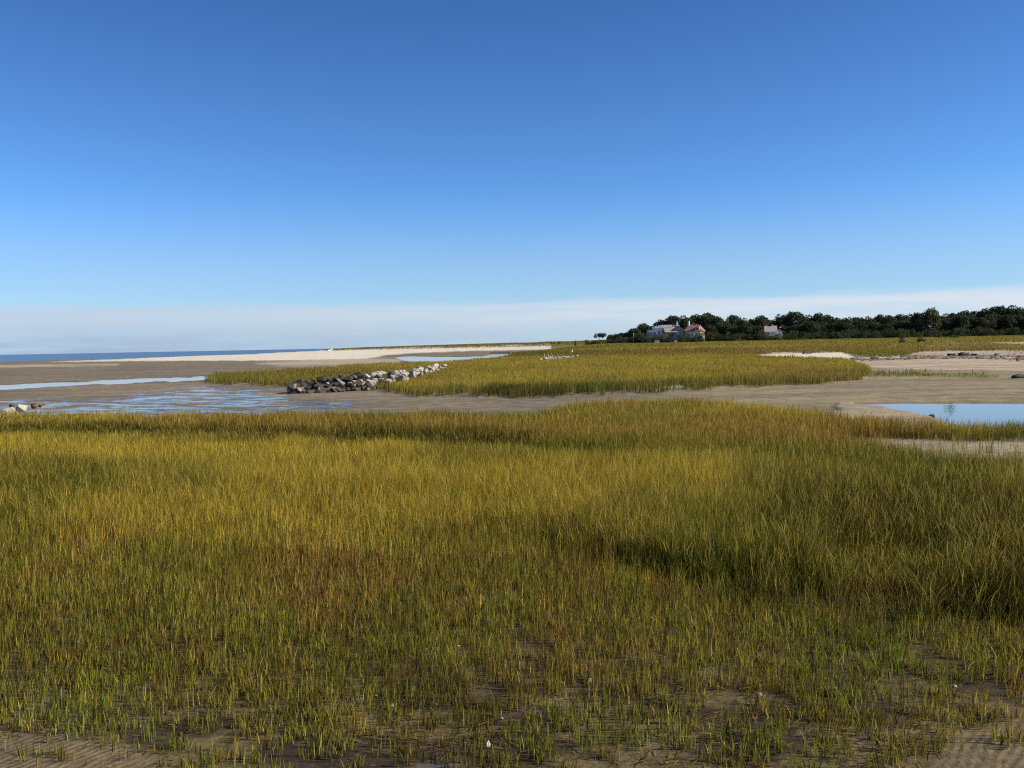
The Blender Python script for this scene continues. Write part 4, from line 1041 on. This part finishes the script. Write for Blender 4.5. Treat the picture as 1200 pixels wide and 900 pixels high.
log(1117, 417.4, 1120.5, 417.0, .24, M_DARKWOOD, 'stubby dark driftwood piece touching the left end of the largest log', 'driftwood on the right sand', .2, 1)
log(1138.5, 417.0, 1145, 417.6, .2, M_DARKWOOD, 'slim dark driftwood log right of the largest one', 'driftwood on the right sand', .2, 2)
log(1166, 417.2, 1172, 416.6, .18, M_DARKWOOD, 'thin dark driftwood branch far to the right of the largest log', 'driftwood on the right sand', .2, 2)
log(1020, 421.5, 1030, 421.2, .2, M_DARKWOOD, 'dark driftwood log at the left end of the wrack line', 'driftwood on the right sand', .2, 2)
log(941, 416.2, 955, 415.6, .2, M_DARKWOOD, 'dark driftwood log on the white sand blotch in the marsh', None, .2, 2)
# wrack: dead reed left in lines by the tide
def wrack():
    V = []; Lp = []; Sz = []
    k = 0
    for i in range(1000):
        u_ = random.uniform(1000, 1290)
        v_ = 420.6 + 1.1 * math.sin(u_ / 31.0) + random.gauss(0, .45) if random.random() < .62 else 417.6 + random.gauss(0, .8) + .6 * math.sin(u_ / 17)
        x_, y_ = ground_at(u_, v_)
        V.append((x_, y_))
    P = np.array(V); z = ground_z(P[:, 0], P[:, 1]); n = len(P)
    a = rng.normal(0, 0.5, n); ln = 0.25 + 0.6 * rng.random(n); w = 0.06 + 0.08 * rng.random(n); hh = 0.05 + 0.22 * rng.random(n)
    dx, dy = np.cos(a) * ln, np.sin(a) * ln; nx, ny = -np.sin(a) * w, np.cos(a) * w
    q = []
    for sx_, sy_, top_ in ((-1, -1, 0), (1, -1, 0), (1, 1, 0), (-1, 1, 0), (-.8, 0, 1), (.8, 0, 1)):
        q.append(np.stack([P[:, 0] + sx_ * dx + sy_ * nx, P[:, 1] + sx_ * dy + sy_ * ny, z - .03 + top_ * hh], -1))
    V = np.stack(q, 1).reshape(-1, 3)
    pat = [0, 1, 5, 4, 2, 3, 4, 5, 1, 2, 5, 3, 0, 4]
    loops = (np.arange(n)[:, None] * 6 + np.array(pat)[None]).ravel(); sizes = np.tile([4, 4, 3, 3], n)
    me = np_mesh('wrack', V, loops, sizes)
    tag(link('wrack', me, simple_mat('dead_reed', (0.15, 0.11, 0.075), 0.9, 0.5, 2.0)), 'dark lines of dead reed wrack along the tan sand at the right', 'wrack', kind='stuff')
wrack()
# bleached oyster shells on the mud
def shell_mesh(seed):
    r = random.Random(seed); bm = bmesh.new()
    top, bot = [], []
    for k in range(10):
        a = 6.283 * k / 10
        q = (1.0 + .25 * math.cos(a)) * r.uniform(.85, 1.1)
        top.append(bm.verts.new((q * .055 * math.cos(a), q * .036 * math.sin(a), .010 + .008 * r.random()))); bot.append(bm.verts.new((q * .050 * math.cos(a), q * .032 * math.sin(a), .002)))
    ct = bm.verts.new((.004, 0, .032)); cb = bm.verts.new((0, 0, -.004))
    for k in range(10):
        j = (k + 1) % 10
        bm.faces.new((top[k], top[j], ct)); bm.faces.new((bot[k], bot[j], top[j], top[k])); bm.faces.new((bot[j], bot[k], cb))
    me = bm_mesh('oyster_shell', bm); me.materials.append(M_SHELL); return me
SH = [shell_mesh(i) for i in range(4)]
for i, (u_, v_) in enumerate([(173, 722), (226, 771), (507, 752), (538, 767), (499, 771), (412, 793), (455, 792), (519, 817), (460, 837), (441, 825), (572, 885), (764, 745), (659, 811), (692, 809), (731, 827), (890, 825), (967, 804), (1092, 836), (1119, 810), (1054, 641), (512, 838), (588, 855)]):
    x_, y_ = ground_at(u_, v_); o = bpy.data.objects.new('oyster_shell', SH[i % 4]); COL.objects.link(o)
    s_ = random.uniform(.34, .66); o.location = (x_, y_, gz(x_, y_) + .035); o.scale = (s_,) * 3; o.rotation_euler = (random.uniform(-.9, .9), random.uniform(-.9, .9), random.uniform(0, 6.28))
    tag(o, 'small bleached oyster shell lying on the mud among the short grass', 'shell', 'oyster shells on the mud')
# shade tents far along the beach
M_CANVAS = simple_mat('white_canvas', (0.80, 0.79, 0.76), 0.8, 0.04)
for u_, v_, lab in ((388.6, 411.0, 'small white canopy tent on the crest of the far beach'), (386.0, 414.0, 'white beach tent on the far beach, lower and left of the other'), ):
    x_, y_, z_ = at_depth(u_, v_, 820 if v_ < 412 else 640); z_ = gz(x_, y_)
    te = empty('beach_tent', (x_, y_, z_)); tag(te, lab, 'tent', 'white tents on the far beach')
    part('canopy', M_CANVAS, te, lambda bm: gable(bm, -1.0, 1.0, -1.0, 1.0, 1.5, 2.3, .1, 'x', 1.0, .25))
    for sx_ in (-.95, .95):
        for sy_ in (-.95, .95): part('leg', M_CANVAS, te, lambda bm: tube(bm, [(sx_, sy_, -.2), (sx_, sy_, 1.35)], [.04, .04], 6))
